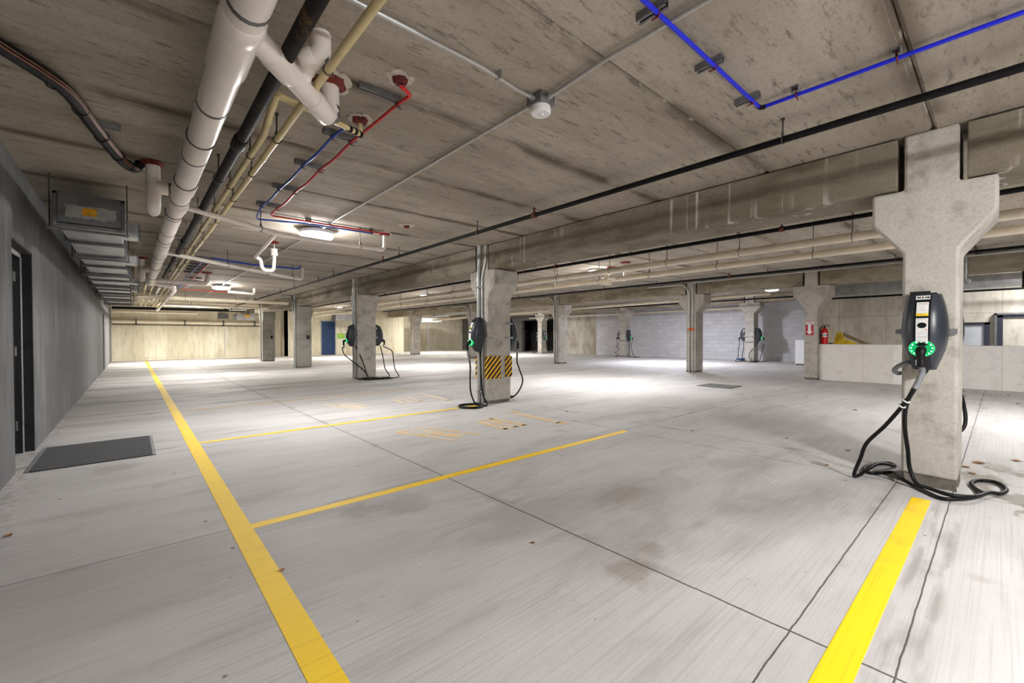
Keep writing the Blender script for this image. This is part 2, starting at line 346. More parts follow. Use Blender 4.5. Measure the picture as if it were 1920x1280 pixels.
# ------------------------------------------------------------------ mesh helpers
class MB:
    def __init__(s): s.bm = bmesh.new()
    def face(s, vs):
        try: s.bm.faces.new(vs)
        except ValueError: pass
    def box(s, x0, x1, y0, y1, z0, z1):
        v = [s.bm.verts.new((x, y, z)) for z in (z0, z1) for y in (y0, y1) for x in (x0, x1)]
        for q in ((0, 2, 3, 1), (4, 5, 7, 6), (0, 1, 5, 4), (2, 6, 7, 3), (0, 4, 6, 2), (1, 3, 7, 5)): s.face([v[i] for i in q])
        return s
    def obox(s, c, ax, ay, az):                 # oriented box: centre, three half-axis vectors
        c, ax, ay, az = map(Vector, (c, ax, ay, az))
        v = [s.bm.verts.new(c+ax*i+ay*j+az*k) for k in (-1, 1) for j in (-1, 1) for i in (-1, 1)]
        for q in ((0, 2, 3, 1), (4, 5, 7, 6), (0, 1, 5, 4), (2, 6, 7, 3), (0, 4, 6, 2), (1, 3, 7, 5)): s.face([v[i] for i in q])
        return s
    def rings(s, rs, closed=False, caps=True):
        vs = [[s.bm.verts.new(p) for p in r] for r in rs]
        n = len(vs[0]); m = len(vs)
        for i in range(m if closed else m-1):
            a, b = vs[i], vs[(i+1) % m]
            for j in range(n): s.face((a[j], a[(j+1) % n], b[(j+1) % n], b[j]))
        if caps and not closed:
            s.face(vs[0][::-1]); s.face(vs[-1])
        return s
    def tube(s, pts, r, n=12, closed=False):
        pts = [Vector(p) for p in pts]; m = len(pts)
        rr = r if isinstance(r, (list, tuple)) else [r]*m
        def tan(i):
            if closed: return (pts[(i+1) % m]-pts[(i-1) % m]).normalized()
            a = pts[i]-pts[i-1] if i > 0 else None; b = pts[i+1]-pts[i] if i < m-1 else None
            if a is None: return b.normalized()
            if b is None: return a.normalized()
            t = a.normalized()+b.normalized()
            return t.normalized() if t.length > 1e-6 else a.normalized()
        t0 = tan(0); up = Vector((0, 0, 1)) if abs(t0.z) < .9 else Vector((1, 0, 0))
        u = t0.cross(up).normalized(); rs = []
        for i in range(m):
            t = tan(i); u = (u-t*u.dot(t)); u = u.normalized() if u.length > 1e-6 else t.orthogonal().normalized()
            v = t.cross(u)
            k = rr[i]
            if not closed and 0 < i < m-1:
                c = (pts[i]-pts[i-1]).normalized().dot((pts[i+1]-pts[i]).normalized())
                c = max(.2, min(1, math.sqrt(max(0, (1+c)/2))))
            else: c = 1
            rs.append([pts[i]+(u*math.cos(2*PI*j/n)+v*math.sin(2*PI*j/n))*k for j in range(n)])
        return s.rings(rs, closed)
    def cyl(s, p0, p1, r, n=16): return s.tube([p0, p1], r, n)
    def lathe(s, c, prof, n=24, axis='z'):
        rs = []
        for r, h in prof:
            ring = []
            for j in range(n):
                a = 2*PI*j/n; d = (r*math.cos(a), r*math.sin(a), h)
                d = d if axis == 'z' else ((d[2], d[0], d[1]) if axis == 'x' else (d[1], d[2], d[0]))
                ring.append((c[0]+d[0], c[1]+d[1], c[2]+d[2]))
            rs.append(ring)
        return s.rings(rs)
    def prism(s, poly, axis, a0, a1):           # poly in the two remaining axes (in x, y, z order)
        def P(q, a):
            return (a, q[0], q[1]) if axis == 0 else ((q[0], a, q[1]) if axis == 1 else (q[0], q[1], a))
        A = [s.bm.verts.new(P(q, a0)) for q in poly]; B = [s.bm.verts.new(P(q, a1)) for q in poly]
        n = len(poly)
        for j in range(n): s.face((A[j], A[(j+1) % n], B[(j+1) % n], B[j]))
        s.face(A[::-1]); s.face(B)
        return s
    def torus(s, c, R, r, nrm, n=20, k=8):
        nrm = Vector(nrm).normalized(); u = nrm.orthogonal().normalized(); v = nrm.cross(u); c = Vector(c)
        return s.tube([c+(u*math.cos(2*PI*i/n)+v*math.sin(2*PI*i/n))*R for i in range(n)], r, k, closed=True)

def fillet(pts, rad, k=6):
    pts = [Vector(p) for p in pts]; out = [pts[0]]
    for i in range(1, len(pts)-1):
        a, b, c = pts[i-1], pts[i], pts[i+1]
        d = min(rad, (a-b).length*.48, (c-b).length*.48)
        p, q = b+(a-b).normalized()*d, b+(c-b).normalized()*d
        for j in range(k+1):
            t = j/k; out.append(p*(1-t)**2+b*2*t*(1-t)+q*t*t)
    out.append(pts[-1]); return out
def smooth(pts, k=6, closed=False):             # Catmull-Rom
    P = [Vector(p) for p in pts]; n = len(P); out = []
    for i in range(n if closed else n-1):
        a = P[(i-1) % n] if closed or i > 0 else P[0]*2-P[1]
        b = P[i]; c = P[(i+1) % n]; d = P[(i+2) % n] if closed or i < n-2 else P[-1]*2-P[-2]
        for j in range(k):
            t = j/k
            out.append(.5*((2*b)+(c-a)*t+(2*a-5*b+4*c-d)*t*t+(3*b-a-3*c+d)*t**3))
    if not closed: out.append(P[-1])
    return out

def wm(o):
    m = Matrix.Translation(o.location) @ o.rotation_euler.to_matrix().to_4x4()
    return wm(o.parent) @ m if o.parent else m
def obj(name, mb, mat, parent=None, bevel=0, local=False, label=None, ang=38):
    bm = mb.bm
    if parent is not None and not local:
        bmesh.ops.transform(bm, matrix=wm(parent).inverted(), verts=bm.verts)
    bmesh.ops.recalc_face_normals(bm, faces=bm.faces)
    me = bpy.data.meshes.new(name); bm.to_mesh(me); bm.free()
    me.shade_smooth(); me.set_sharp_from_angle(angle=math.radians(ang))
    if isinstance(mat, str): mat = M[mat]
    me.materials.append(mat)
    o = bpy.data.objects.new(name, me); C.objects.link(o)
    if parent is not None: o.parent = parent
    if bevel:
        b = o.modifiers.new('bevel', 'BEVEL'); b.width = bevel; b.segments = 2; b.limit_method = 'ANGLE'; b.angle_limit = math.radians(35)
    if label: o['label'] = label
    return o
def thing(name, label, cat, loc=(0, 0, 0), rz=0, group=None):
    o = bpy.data.objects.new(name, None); C.objects.link(o); o.location = loc; o.rotation_euler = (0, 0, rz)
    o.empty_display_size = .1
    o['label'] = label; o['category'] = cat
    if group: o['group'] = group
    return o
def tag(o, label, cat, group=None):
    o['label'] = label; o['category'] = cat
    if group: o['group'] = group
    return o
def struct(name, mb, mat, parent=None, bevel=0):
    o = obj(name, mb, mat, parent, bevel)
    if parent is None: o['kind'] = 'structure'
    return o
def text_mesh(name, body, size, mat, mw, parent, align='CENTER', depth=.0006):
    cu = bpy.data.curves.new(name, 'FONT'); cu.body = body; cu.size = size; cu.extrude = depth
    cu.align_x = align; cu.align_y = 'CENTER'
    t = bpy.data.objects.new(name, cu); C.objects.link(t)
    bpy.context.view_layer.update()
    me = bpy.data.meshes.new_from_object(t.evaluated_get(bpy.context.evaluated_depsgraph_get()))
    bpy.data.objects.remove(t); bpy.data.curves.remove(cu)
    me.transform(wm(parent).inverted() @ mw); me.materials.clear(); me.materials.append(M[mat]); me.name = name
    o = bpy.data.objects.new(name, me); C.objects.link(o); o.parent = parent
    return o

# ================================================================== the room
XW, YB, ZC = -.82, 30.3, 2.92
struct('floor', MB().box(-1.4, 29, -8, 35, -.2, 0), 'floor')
def planks(x0, x1, z0, z1, ya, yb):
    mb = MB(); k0 = math.ceil((ya-.385)/1.23)
    edges = [ya]+[.385+1.23*k for k in range(k0, 60) if ya+.05 < .385+1.23*k < yb-.05]+[yb]
    for a, b in zip(edges, edges[1:]):
        g, c = .006, .022
        pr = lambda z: [(a+g, z+c), (a+g+c, z), (b-g-c, z), (b-g, z+c), (b-.002, z+.05), (b-.002, z+.25), (a+.002, z+.25), (a+.002, z+.05)]
        mb.rings([[(x0, y, z) for y, z in pr(z0)], [(x1, y, z) for y, z in pr(z1)]])
    return mb
struct('ceiling', planks(-1.3, 5.17, ZC, ZC, -8, 30.6), 'ceil')
struct('ceiling', planks(5.19, 14.56, ZC, 3.07, -8, 34.5), 'ceil')
struct('ceiling', planks(14.58, 29, 3.08, 3.25, -8, 35), 'ceil')
# left wall with the doorway cut through
m = MB()
for a, b, z0, z1 in ((-8, 5.98, 0, ZC), (7.06, 22.0, 0, ZC), (23.0, 30.4, 0, ZC), (5.98, 7.06, 2.17, ZC), (22.0, 23.0, 2.14, ZC)):
    m.box(XW-.4, XW, a, b, z0, z1)
struct('wall_left', m, 'wall_left')
m = MB()
m.box(XW-.38, XW-.003, 7.035, 7.062, 0, 2.172); m.box(XW-.38, XW-.003, 5.965, 5.995, 0, 2.172); m.box(XW-.38, XW-.003, 5.97, 7.06, 2.152, 2.18)
struct('trim_1', m, 'reveal')
def steel_door(n, y0, y1, h, xf, dm, lab, liner=False):
    d = MB().box(xf-.045, xf, y0+.05, y1-.05, .01, h-.05)
    o = struct('door_%d' % n, d, dm, bevel=.003)
    fr = MB().box(xf-.08, xf+.05, y0, y0+.05, 0, h).box(xf-.08, xf+.05, y1-.05, y1, 0, h).box(xf-.08, xf+.05, y0, y1, h-.05, h)
    obj('door_frame', fr, 'frame', o, .004)
    if liner: obj('jamb_liner', MB().box(xf-.07, xf+.044, y1-.056, y1-.05, 0, h-.05).box(xf-.07, xf+.044, y0+.05, y1-.05, h-.056, h-.05).box(xf-.07, xf+.044, y0+.05, y0+.056, 0, h-.05), 'doordark', o)
    kb = MB().cyl((xf, y0+.13, 1.0), (xf+.05, y0+.13, 1.0), .012).cyl((xf+.05, y0+.12, 1.0), (xf+.05, y0+.24, 1.0), .01)
    obj('door_handle', kb, 'galv', o)
    hg = MB()
    for z in (.3, 1.1, 1.9): hg.box(xf, xf+.012, y1-.075, y1-.045, z-.05, z+.05)
    obj('hinges', hg, 'galv', o)
    return o
steel_door(1, 6.0, 7.035, 2.152, -.945, 'doordark', '', True)
steel_door(2, 22.0, 23.0, 2.14, XW-.1, 'frame', '')
# back walls
m = MB().box(-1.3, 6.75, YB, YB+.3, 0, 3.0).box(7.35, 15.6, YB, YB+.3, 0, 3.15).box(6.6, 7.5, YB+.45, YB+.75, 0, 3.0).box(6.55, 6.75, YB, YB+.6, 0, 3).box(7.35, 7.5, YB, YB+.6, 0, 3)
struct('wall_back', m, 'wall_back')
struct('wall_back', MB().box(15.4, 25.2, 33.4, 33.7, 0, 3.3).box(15.35, 15.6, YB+.3, 33.6, 0, 3.3), 'wall_back')
struct('wall_end', MB().box(24.4, 29, 33.0, 33.3, 0, 3.3).box(28.6, 28.9, 20, 34, 0, 3.3), 'slab_dark')
# right walls
struct('wall_right', MB().box(23.05, 23.35, 4.3, 17.75, 0, 3.4), 'block')
struct('wall_right', MB().box(23.2, 23.5, 17.75, 21.6, 0, 3.4), 'wall_cast_x')
struct('wall_right', MB().box(23.2, 23.5, 25.2, 34, 0, 3.4).box(23.2, 28.8, 21.4, 21.7, 0, 3.4).box(23.2, 23.5, 21.6, 25.2, 2.45, 3.4), 'slab_dark')
struct('trim_2', MB().box(22.86, 23.06, 4.3, 17.75, 2.78, 3.05), 'block')
struct('wall_ramp', MB().box(18.0, 18.3, -8, 4.3, 0, 3.4).box(18.0, 23.3, 4.28, 4.5, 0, 3.4), 'wall_cast_x')
struct('wall_front', MB().box(-1.3, 29, -8.2, -8, 0, 3.4), 'slab_dark')
struct('wall_low', MB().box(14.42, 14.62, -8, 3.388, 0, 1.0), 'parapet', bevel=.012)
# dark framed openings in the ramp wall
def glazed(n, y0, y1, z0, z1, gm, fm):
    x = 18.0
    fr = MB().box(x-.07, x+.0, y0, y0+.11, z0, z1).box(x-.07, x, y1-.11, y1, z0, z1).box(x-.07, x, y0, y1, z1-.075, z1)
    fr.box(x-.07, x, y0, y1, z0, z0+.06)
    o = struct('window_%d' % n, fr, fm, bevel=.004)
    obj('pane', MB().box(x-.03, x-.004, y0+.1, y1-.1, z0+.05, z1-.07), gm, o)
    return o
glazed(1, .23, 1.9, .3, 1.6, 'glass', 'navyframe')
w2 = glazed(2, -1.6, .10, .3, 1.79, 'wall_cast_x', 'navyframe')
obj('jamb', MB().box(17.9, 18.0, .1, .15, .3, 1.84).box(17.9, 18.0, -1.6, .15, 1.79, 1.84), 'galv_dull', w2)

# ================================================================== pillars and beams
def pillar(label, xf, xb, yc, hw, cw, zc, zt, zs, zl, mat, pad=.05):
    t = thing('concrete_pillar', label, 'pillar', ((xf+xb)/2, yc, 0), 0, 'precast pillars'); t['kind'] = 'thing'
    half = [(hw, pad), (hw, zl), (cw, zs), (cw, zt), (hw-.006, zt), (hw-.006, zc)]
    poly = [(yc+a, z) for a, z in half]+[(yc-a, z) for a, z in half[::-1]]
    obj('shaft', MB().prism(poly, 0, xf, xb), mat, t, .022)
    g = MB(); rnd = random.Random(int(yc*100+xf*10))
    n = 14; x0, x1, y0, y1 = xf+.015, xb-.015, yc-hw+.015, yc+hw-.015
    pts = []
    for i in range(n): pts.append((x0+(x1-x0)*i/n, y0))
    for i in range(8): pts.append((x1, y0+(y1-y0)*i/8))
    for i in range(n): pts.append((x1-(x1-x0)*i/n, y1))
    for i in range(8): pts.append((x0, y1-(y1-y0)*i/8))
    lo = [(x+rnd.uniform(-.02, .012), y+rnd.uniform(-.02, .012), -.005) for x, y in pts]
    hi = [(x+rnd.uniform(-.008, .006), y+rnd.uniform(-.008, .006), pad+.004) for x, y in pts]
    g.rings([lo, hi]); obj('grout_pad', g, 'grout', t, ang=20)
    return t
XA0, XA1 = 4.89, 5.45
YA = [.395, 6.4, 12.5, 18.65, 24.65]
labA = ['nearest concrete pillar, lone at the right, with a glowing charger', 'concrete pillar wearing black and yellow corner guards',
        'concrete pillar with a tangle of black cable at its foot', 'concrete pillar standing in front of the blue door', 'darkest concrete pillar, at the far left end of the row']
for i, (y, l) in enumerate(zip(YA, labA)):
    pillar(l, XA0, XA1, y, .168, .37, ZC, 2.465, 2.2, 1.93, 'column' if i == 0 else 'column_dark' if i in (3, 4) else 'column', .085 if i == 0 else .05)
XB0, XB1 = 14.3, 14.86
YBc = [3.555, 7.02, 13.25, 19.8, 26.6]
labB = ['concrete pillar bearing the red fire sign', 'concrete pillar with conduit marked by orange tape, before the block wall', 'concrete pillar with conduit, seen just right of the guarded pillar',
        'concrete pillar half hidden behind the guarded pillar', 'small distant concrete pillar left of the pale pipe on the back wall']
for i, (y, l) in enumerate(zip(YBc, labB)):
    pillar(l, XB0, XB1, y, .165, .44, 3.06, 2.645, 2.36, 2.05, 'column')
XC0, XC1 = 21.75, 22.3
YC = [7.85, 14.85, 21.75]
labC = ['far concrete pillar by the block wall, casting a charger shaped shadow', 'far concrete pillar against the block wall, strapped with a dark band', 'farthest concrete pillar, beside the dark plant room']
for y, l in zip(YC, labC):
    pillar(l, XC0, XC1, y, .2, .46, 3.155, 2.78, 2.55, 2.28, 'column')

def beam(label, x0, x1, y0, y1, z0, z1, mat):
    c = .02
    poly = [(x0+c, z0), (x1-c, z0), (x1, z0+c), (x1, z1), (x0, z1), (x0, z0+c)]
    o = tag(obj('concrete_beam', MB().prism(poly, 1, y0, y1), mat, None, .008), label, 'beam', 'precast beams')
    o['kind'] = 'thing'; return o
G = .205
ends = [-7.9]+YA+[30.25]
lb = ['precast beam running off the right edge above the nearest pillar', 'long stained precast beam from the nearest pillar to the guarded pillar', 'precast beam streaked white, from the guarded pillar back to the cable tangle pillar',
      'precast beam over the pillar row in front of the blue door', 'short looking precast beam between the two farthest left pillars', 'precast beam from the darkest pillar to the back wall']
for i in range(6):
    a = ends[i]+(G if i else 0); b = ends[i+1]-(G if i < 5 else 0)
    beam(lb[i], XA0+.005, XA1-.005, a, b, 2.475, ZC-.012, 'beam')
ends = [-7.9]+YBc+[30.25]
lb = ['precast beam above the low wall, right of the fire sign pillar', 'short precast beam between the fire sign pillar and the orange taped pillar', 'precast beam in the second row, left of the orange taped pillar',
      'precast beam in the second row, passing behind the guarded pillar', 'precast beam in the second row, left of the guarded pillar', 'farthest precast beam of the second row by the back wall']
for i in range(6):
    a = ends[i]+(G if i else 0); b = ends[i+1]-(G if i < 5 else 0)
    beam(lb[i], XB0+.005, XB1-.005, a, b, 2.655, 3.06, 'beam_far')
ends = [4.5]+YC+[33.3]
lb = ['far beam along the block wall, right of the shadowed pillar', 'far beam along the block wall between its two pillars', 'far beam over the cast wall beside the plant room', 'farthest beam over the plant room opening']
for i in range(4):
    a = ends[i]+(.24 if i else 0); b = ends[i+1]-(.24 if i < 3 else 0)
    beam(lb[i], XC0, XC1, a, b, 2.79, 3.155, 'beam_far')

# ================================================================== lamps
def lamp(x, y, z, st, col, label):
    t = thing('ceiling_lamp', label, 'lamp', (x, y, z), 0, 'lamps on the ceilings')
    k = .35 if label.startswith('flat') else 1.0; h = .045 if k < 1 else .09
    obj('housing', MB().lathe((x, y, z), [(.06, .01), (.06, -.3*h), (.235, -.35*h), (.25, -.5*h), (.25, -.98*h), (.238, -h), (.02, -h+.012)], 28), 'white', t)
    em = emit('lamp_lens', (*col, 1), st*LAMP_POWER)
    obj('lens', MB().lathe((x, y, z-h), [(.236, .010), (.235, -.025*k), (.215, -.048*k), (.15, -.065*k), (.06, -.072*k), (.004, -.073*k)], 28), em, t)
for L in LAMPS: lamp(*L)


# ================================================================== painted lines and worn stencils
def paint(name, label, polys, mat='yellow', group='yellow floor lines', cat='line'):
    t = None
    mb = MB()
    for poly in polys: mb.prism(poly, 2, .0005, .0022)
    return tag(obj(name, mb, mat), label, cat, group)
def quad(x0, x1, y0, y1): return [(x0, y0), (x1, y0), (x1, y1), (x0, y1)]
paint('painted_line', 'long yellow line running beside the grey wall to the back wall', [[(.462, -7), (.578, -7), (.578, 29.4), (.462, 29.4)]])
paint('painted_line', 'nearest yellow stall line, crossing the saw cut and ending short', [quad(.578, 4.85, 3.215, 3.3)])
paint('painted_line', 'yellow stall line ending at the coiled cable by the guarded pillar', [quad(.578, 4.75, 6.2, 6.285)])
paint('painted_line', 'yellow stall line third from the camera, fading toward the tangle', [quad(.578, 4.95, 9.1, 9.18)], 'worn')
paint('painted_line', 'faint yellow stall line level with the cable tangle', [quad(1.2, 4.9, 12.25, 12.33)], 'faint')
paint('painted_line', 'wide yellow line pointing at the nearest pillar with the glowing charger', [[(-2, .345), (4.5, .345), (4.5, .452), (-2, .452)]])
paint('painted_line', 'faded yellow line meeting the shadowed pillar by the block wall', [[(15.2, 7.7), (21.5, 7.75), (21.5, 7.9), (15.2, 7.85)]], 'faint')
def stroke(a, b, w):
    a, b = Vector((*a, 0)), Vector((*b, 0)); n = (b-a).normalized().cross(Vector((0, 0, 1)))*w/2
    return [tuple((a+n)[:2]), tuple((b+n)[:2]), tuple((b-n)[:2]), tuple((a-n)[:2])]
gl = 'worn stencilled letters on the stall floors'
paint('floor_stencil', 'worn yellow stencil, widest of three in the stall before the guarded pillar',
      [stroke((2.58, 5.22), (2.99, 5.22), .06), stroke((2.58, 5.2), (2.89, 4.32), .07), stroke((2.99, 5.2), (3.3, 4.34), .06), stroke((2.84, 5.02), (3.06, 4.42), .15)], 'worn', gl, 'stencil')
paint('floor_stencil', 'worn yellow stencil, boxy middle one before the guarded pillar',
      [stroke((3.79, 5.0), (3.74, 4.38), .1), stroke((3.92, 5.06), (3.95, 4.4), .08), stroke((4.08, 5.12), (4.12, 4.4), .1), stroke((3.72, 4.4), (4.16, 4.42), .07), stroke((3.75, 5.05), (4.1, 5.1), .06)], 'worn', gl, 'stencil')
paint('floor_stencil', 'worn yellow stencil, single bar nearest the guarded pillar foot', [stroke((4.66, 5.3), (4.6, 4.2), .13), stroke((4.55, 4.2), (4.72, 4.17), .1), stroke((4.6, 5.32), (4.8, 5.28), .07)], 'worn', gl, 'stencil')
paint('floor_stencil', 'faint yellow stencil, widest one in the second stall back',
      [stroke((2.6, 8.2), (2.98, 8.22), .07), stroke((2.62, 8.2), (2.9, 7.3), .08), stroke((2.86, 8.0), (3.02, 7.4), .16), stroke((2.99, 8.2), (3.2, 7.5), .07)], 'faint', gl, 'stencil')
paint('floor_stencil', 'faint yellow stencil, boxy middle one in the second stall back',
      [stroke((3.86, 7.95), (3.8, 7.45), .1), stroke((4.0, 8.05), (4.0, 7.42), .09), stroke((4.2, 8.15), (4.18, 7.4), .1), stroke((3.78, 7.45), (4.22, 7.42), .07)], 'faint', gl, 'stencil')
paint('floor_stencil', 'faint yellow stencil, single bar in the second stall back', [stroke((4.72, 8.5), (4.62, 7.1), .13), stroke((4.5, 7.1), (4.7, 7.12), .1)], 'faint', gl, 'stencil')

# ================================================================== door mat, floor drain, leaves
t = thing('door_mat', 'black ribbed rubber mat lying at the recessed door', 'mat', (-.29, 6.5, 0))
obj('mat_body', MB().box(-.735, .148, 5.92, 7.09, .001, .012), 'mat', t, .004)
obj('edge_strip', MB().box(.146, .176, 5.92, 7.09, .001, .010), 'greycable', t, .003)
obj('edge_strip', MB().box(-.763, -.733, 5.92, 7.09, .001, .010), 'greycable', t, .003)
t = thing('floor_drain', 'galvanised drain grate set in the middle bay floor', 'drain', (10.85, 4.6, 0))
mb = MB().box(10.5, 11.2, 4.2, 4.24, .001, .012).box(10.5, 11.2, 4.96, 5.0, .001, .012).box(10.5, 10.54, 4.2, 5.0, .001, .012).box(11.16, 11.2, 4.2, 5.0, .001, .012)
obj('drain_frame', mb, 'galv_dull', t)
mb = MB()
for i in range(13): mb.box(10.55+i*.048, 10.575+i*.048, 4.24, 4.96, .002, .009)
for i in range(4): mb.box(10.54, 11.16, 4.36+i*.15, 4.375+i*.15, .002, .008)
obj('grate', mb, 'galv', t)
obj('pit_shade_sheet', MB().box(10.54, 11.16, 4.24, 4.96, .0005, .0015), 'black_matt', t)  # flat black sheet on the slab, standing in for the shade below the bars
LV = [(6.17, .14, .11, 'curled brown leaf, longest of those behind the nearest pillar'), (5.89, .22, .075, 'small brown leaf close behind the nearest pillar base'), (5.66, .17, .06, 'small dark leaf touching the nearest pillar base'),
      (6.55, -.1, .08, 'pale dry leaf on the shaded slab beside the nearest pillar'), (7.58, .72, .07, 'dry leaf on the saw cut beyond the nearest pillar'), (12.6, .5, .09, 'dry leaf before the low wall near the saw cut'), (13.7, .55, .1, 'dry leaf lying close under the low wall'),
      (13.5, -.1, .1, 'dry leaf at the low wall foot, farther along'), (12.0, -.2, .1, 'broad dry leaf on the slab before the low wall'), (5.79, 1.09, .05, 'red brown leaf in the pillar shadow'), (5.93, 1.71, .05, 'red brown leaf where the pillar shadow ends'), (4.99, 1.1, .045, 'tiny brown leaf near the leftward cable bend'),
      (.585, 2.53, .035, 'tan leaf scrap on the edge of the long yellow line'), (-.6, 4.12, .05, 'dark brown leaf by the grey wall'), (5.35, 4.72, .055, 'tan leaf near the foot of the guarded pillar'), (5.48, 2.67, .05, 'tan leaf on the stained saw cut in mid floor'),
      (1.8, 1.86, .03, 'tiny tan leaf in the empty stall by the saw cut'), (4.84, -.13, .05, 'brown leaf beside the looped cable on damp concrete'), (10.2, 2.6, .07, 'dry leaf in the open middle of the slab'), (9.0, 1.6, .07, 'dry leaf out on the slab toward the fire sign pillar')]
for x, y, s, l in LV:
    rnd = random.Random(l); mb = MB(); n = 12; a0 = rnd.uniform(0, 6.28); c0 = rnd.uniform(.15, .45)
    def lp(u, v, dz=0):
        X, Y = u*math.cos(a0)-v*math.sin(a0), u*math.sin(a0)+v*math.cos(a0)
        return (x+X, y+Y, .004+c0*abs(v)*.9+.12*s*(u/s)**2+dz)
    rows = []
    for dz in (0, .0015):
        top = [lp(s*(i/n-.5), 0, dz) for i in range(n+1)]
        L = [lp(s*(i/n-.5), s*.34*math.sin(PI*i/n)*(1+.25*(i % 2)), dz) for i in range(n+1)]; R = [lp(s*(i/n-.5), -s*.30*math.sin(PI*i/n)*(1+.25*((i+1) % 2)), dz) for i in range(n+1)]
        vs = [[mb.bm.verts.new(p) for p in r] for r in (L, top, R)]; rows.append(vs)
        for a, b in ((0, 1), (1, 2)):
            for i in range(n):
                if i == 0: mb.face((vs[a][0], vs[b][1], vs[a][1])) if False else mb.face((vs[a][0], vs[b][0], vs[b][1], vs[a][1]))
                else: mb.face((vs[a][i], vs[b][i], vs[b][i+1], vs[a][i+1]))
    mb.tube([lp(-s*.5, 0), lp(-s*.72, s*.05)], .0015, 5)
    tag(obj('dry_leaf', mb, 'leaf', ang=60), l, 'leaf', 'dry leaves on the slab')

# ================================================================== chargers
def spl(k, z):                                   # Hermite through the stations
    n = len(k); i = max(j for j in range(n-1) if k[j][0] <= z+1e-9); (a, p), (b, q) = k[i], k[i+1]
    m0 = (k[i+1][1]-k[i-1][1])/(k[i+1][0]-k[i-1][0]) if i else (q-p)/(b-a); m1 = (k[i+2][1]-k[i][1])/(k[i+2][0]-k[i][0]) if i < n-2 else (q-p)/(b-a)
    h = b-a; t = (z-a)/h
    return (2*t**3-3*t*t+1)*p+(t**3-2*t*t+t)*h*m0+(3*t*t-2*t**3)*q+(t**3-t*t)*h*m1
def c_half(z):
    k = [(0, .070), (.07, .092), (.16, .120), (.27, .137), (.36, .138), (.46, .128), (.54, .113), (.6, .097)]
    for (a, p), (b, q) in zip(k, k[1:]):
        if a <= z <= b: return spl(k, z)
    return k[-1][1]
def c_dep(z):
    k = [(0, .095), (.08, .15), (.2, .21), (.32, .215), (.45, .19), (.55, .145), (.6, .115)]
    for (a, p), (b, q) in zip(k, k[1:]):
        if a <= z <= b: return spl(k, z)
    return k[-1][1]
BACK = .062
def c_x(y, z):
    w_ = c_half(z); u = min(1, abs(y)/w_)
    return BACK+c_dep(z)*max(0, 1-u**2.8)**(1/2.6)
def strip(mb, y0, y1, z0, z1, off, th=.003, ny=6, nz=8):
    def P(i, j, o):
        y = y0+(y1-y0)*i/ny; z = z0+(z1-z0)*j/nz; return (c_x(y, z)+o, y, z)
    A = [[mb.bm.verts.new(P(i, j, off)) for i in range(ny+1)] for j in range(nz+1)]
    B = [[mb.bm.verts.new(P(i, j, off-th)) for i in range(ny+1)] for j in range(nz+1)]
    for j in range(nz):
        for i in range(ny):
            mb.face((A[j][i], A[j][i+1], A[j+1][i+1], A[j+1][i])); mb.face((B[j][i], B[j+1][i], B[j+1][i+1], B[j][i+1]))
    for j in range(nz):
        mb.face((A[j][0], A[j+1][0], B[j+1][0], B[j][0])); mb.face((A[j][ny], B[j][ny], B[j+1][ny], A[j+1][ny]))
    for i in range(ny):
        mb.face((A[0][i], B[0][i], B[0][i+1], A[0][i+1])); mb.face((A[nz][i], A[nz][i+1], B[nz][i+1], B[nz][i]))
    return mb
_cache = {}
def shared(key, build, mat, parent, label=None):
    if key not in _cache:
        o = obj(key.split('|')[0], build(), mat, parent, local=True); _cache[key] = o
        if label: o['label'] = label
        return o
    o = _cache[key].copy(); C.objects.link(o); o.parent = parent
    return o
def b_shell():
    mb = MB(); rs = []; n = 28; nz = 26
    for k in range(nz+1):
        z = .6*k/nz; w_ = c_half(z); r = []
        for i in range(n+1):
            a = PI*i/n; y = -w_*math.cos(a); r.append((c_x(y*.9999, z), y, z))
        r += [(BACK-.002, w_, z), (BACK-.002, -w_, z)]
        rs.append(r)
    return mb.rings(rs)
def b_ring():
    mb = MB(); zc = .172; R, r = .074, .05
    rs = []
    for rr, dx in ((R, -.02), (R, .012), (R-.004, .016), (r+.004, .016), (r, .012), (r, -.02)):
        rs.append([(c_x(0, zc)+dx+.1*(zc-(zc+rr*.8*math.sin(2*PI*i/32)))*-.9*0, rr*math.cos(2*PI*i/32), zc+rr*.84*math.sin(2*PI*i/32)) for i in range(32)])
    return mb.rings(rs, closed=True)
def b_rim():
    mb = MB(); zc = .172; x = c_x(0, zc)+.0165
    mb.tube([(x, .073*math.cos(2*PI*i/36), zc+.0615*math.sin(2*PI*i/36)) for i in range(36)], .0018, 6, True)
    pts = [(x+.004, .026*math.cos(a), zc-.012+.034*math.sin(a)) for a in [PI*(i/12)-.0 for i in range(13)]]
    mb.tube([(x+.004, .026, zc-.055)]+pts+[(x+.004, -.026, zc-.055)], .0026, 6)
    return mb
def b_socket():
    mb = MB(); zc = .172; x = c_x(0, zc)
    rs = [[(x+dx, rr*math.cos(2*PI*i/28), zc+rr*.84*math.sin(2*PI*i/28)) for i in range(28)] for rr, dx in ((.051, -.03), (.051, .006), (.046, .01), (.01, .01))]
    return mb.rings(rs)
def b_led(i):
    a = math.radians([118, 92, 62, 32, 4, -24, -46, -134, -156, 176, 148, 90][i]); zc = .172; x = c_x(0, zc)+.016
    return MB().lathe((x, .061*math.cos(a), zc+.0515*math.sin(a)), [(.0055, 0), (.0045, .0025), (.0005, .0035)], 10, 'x')
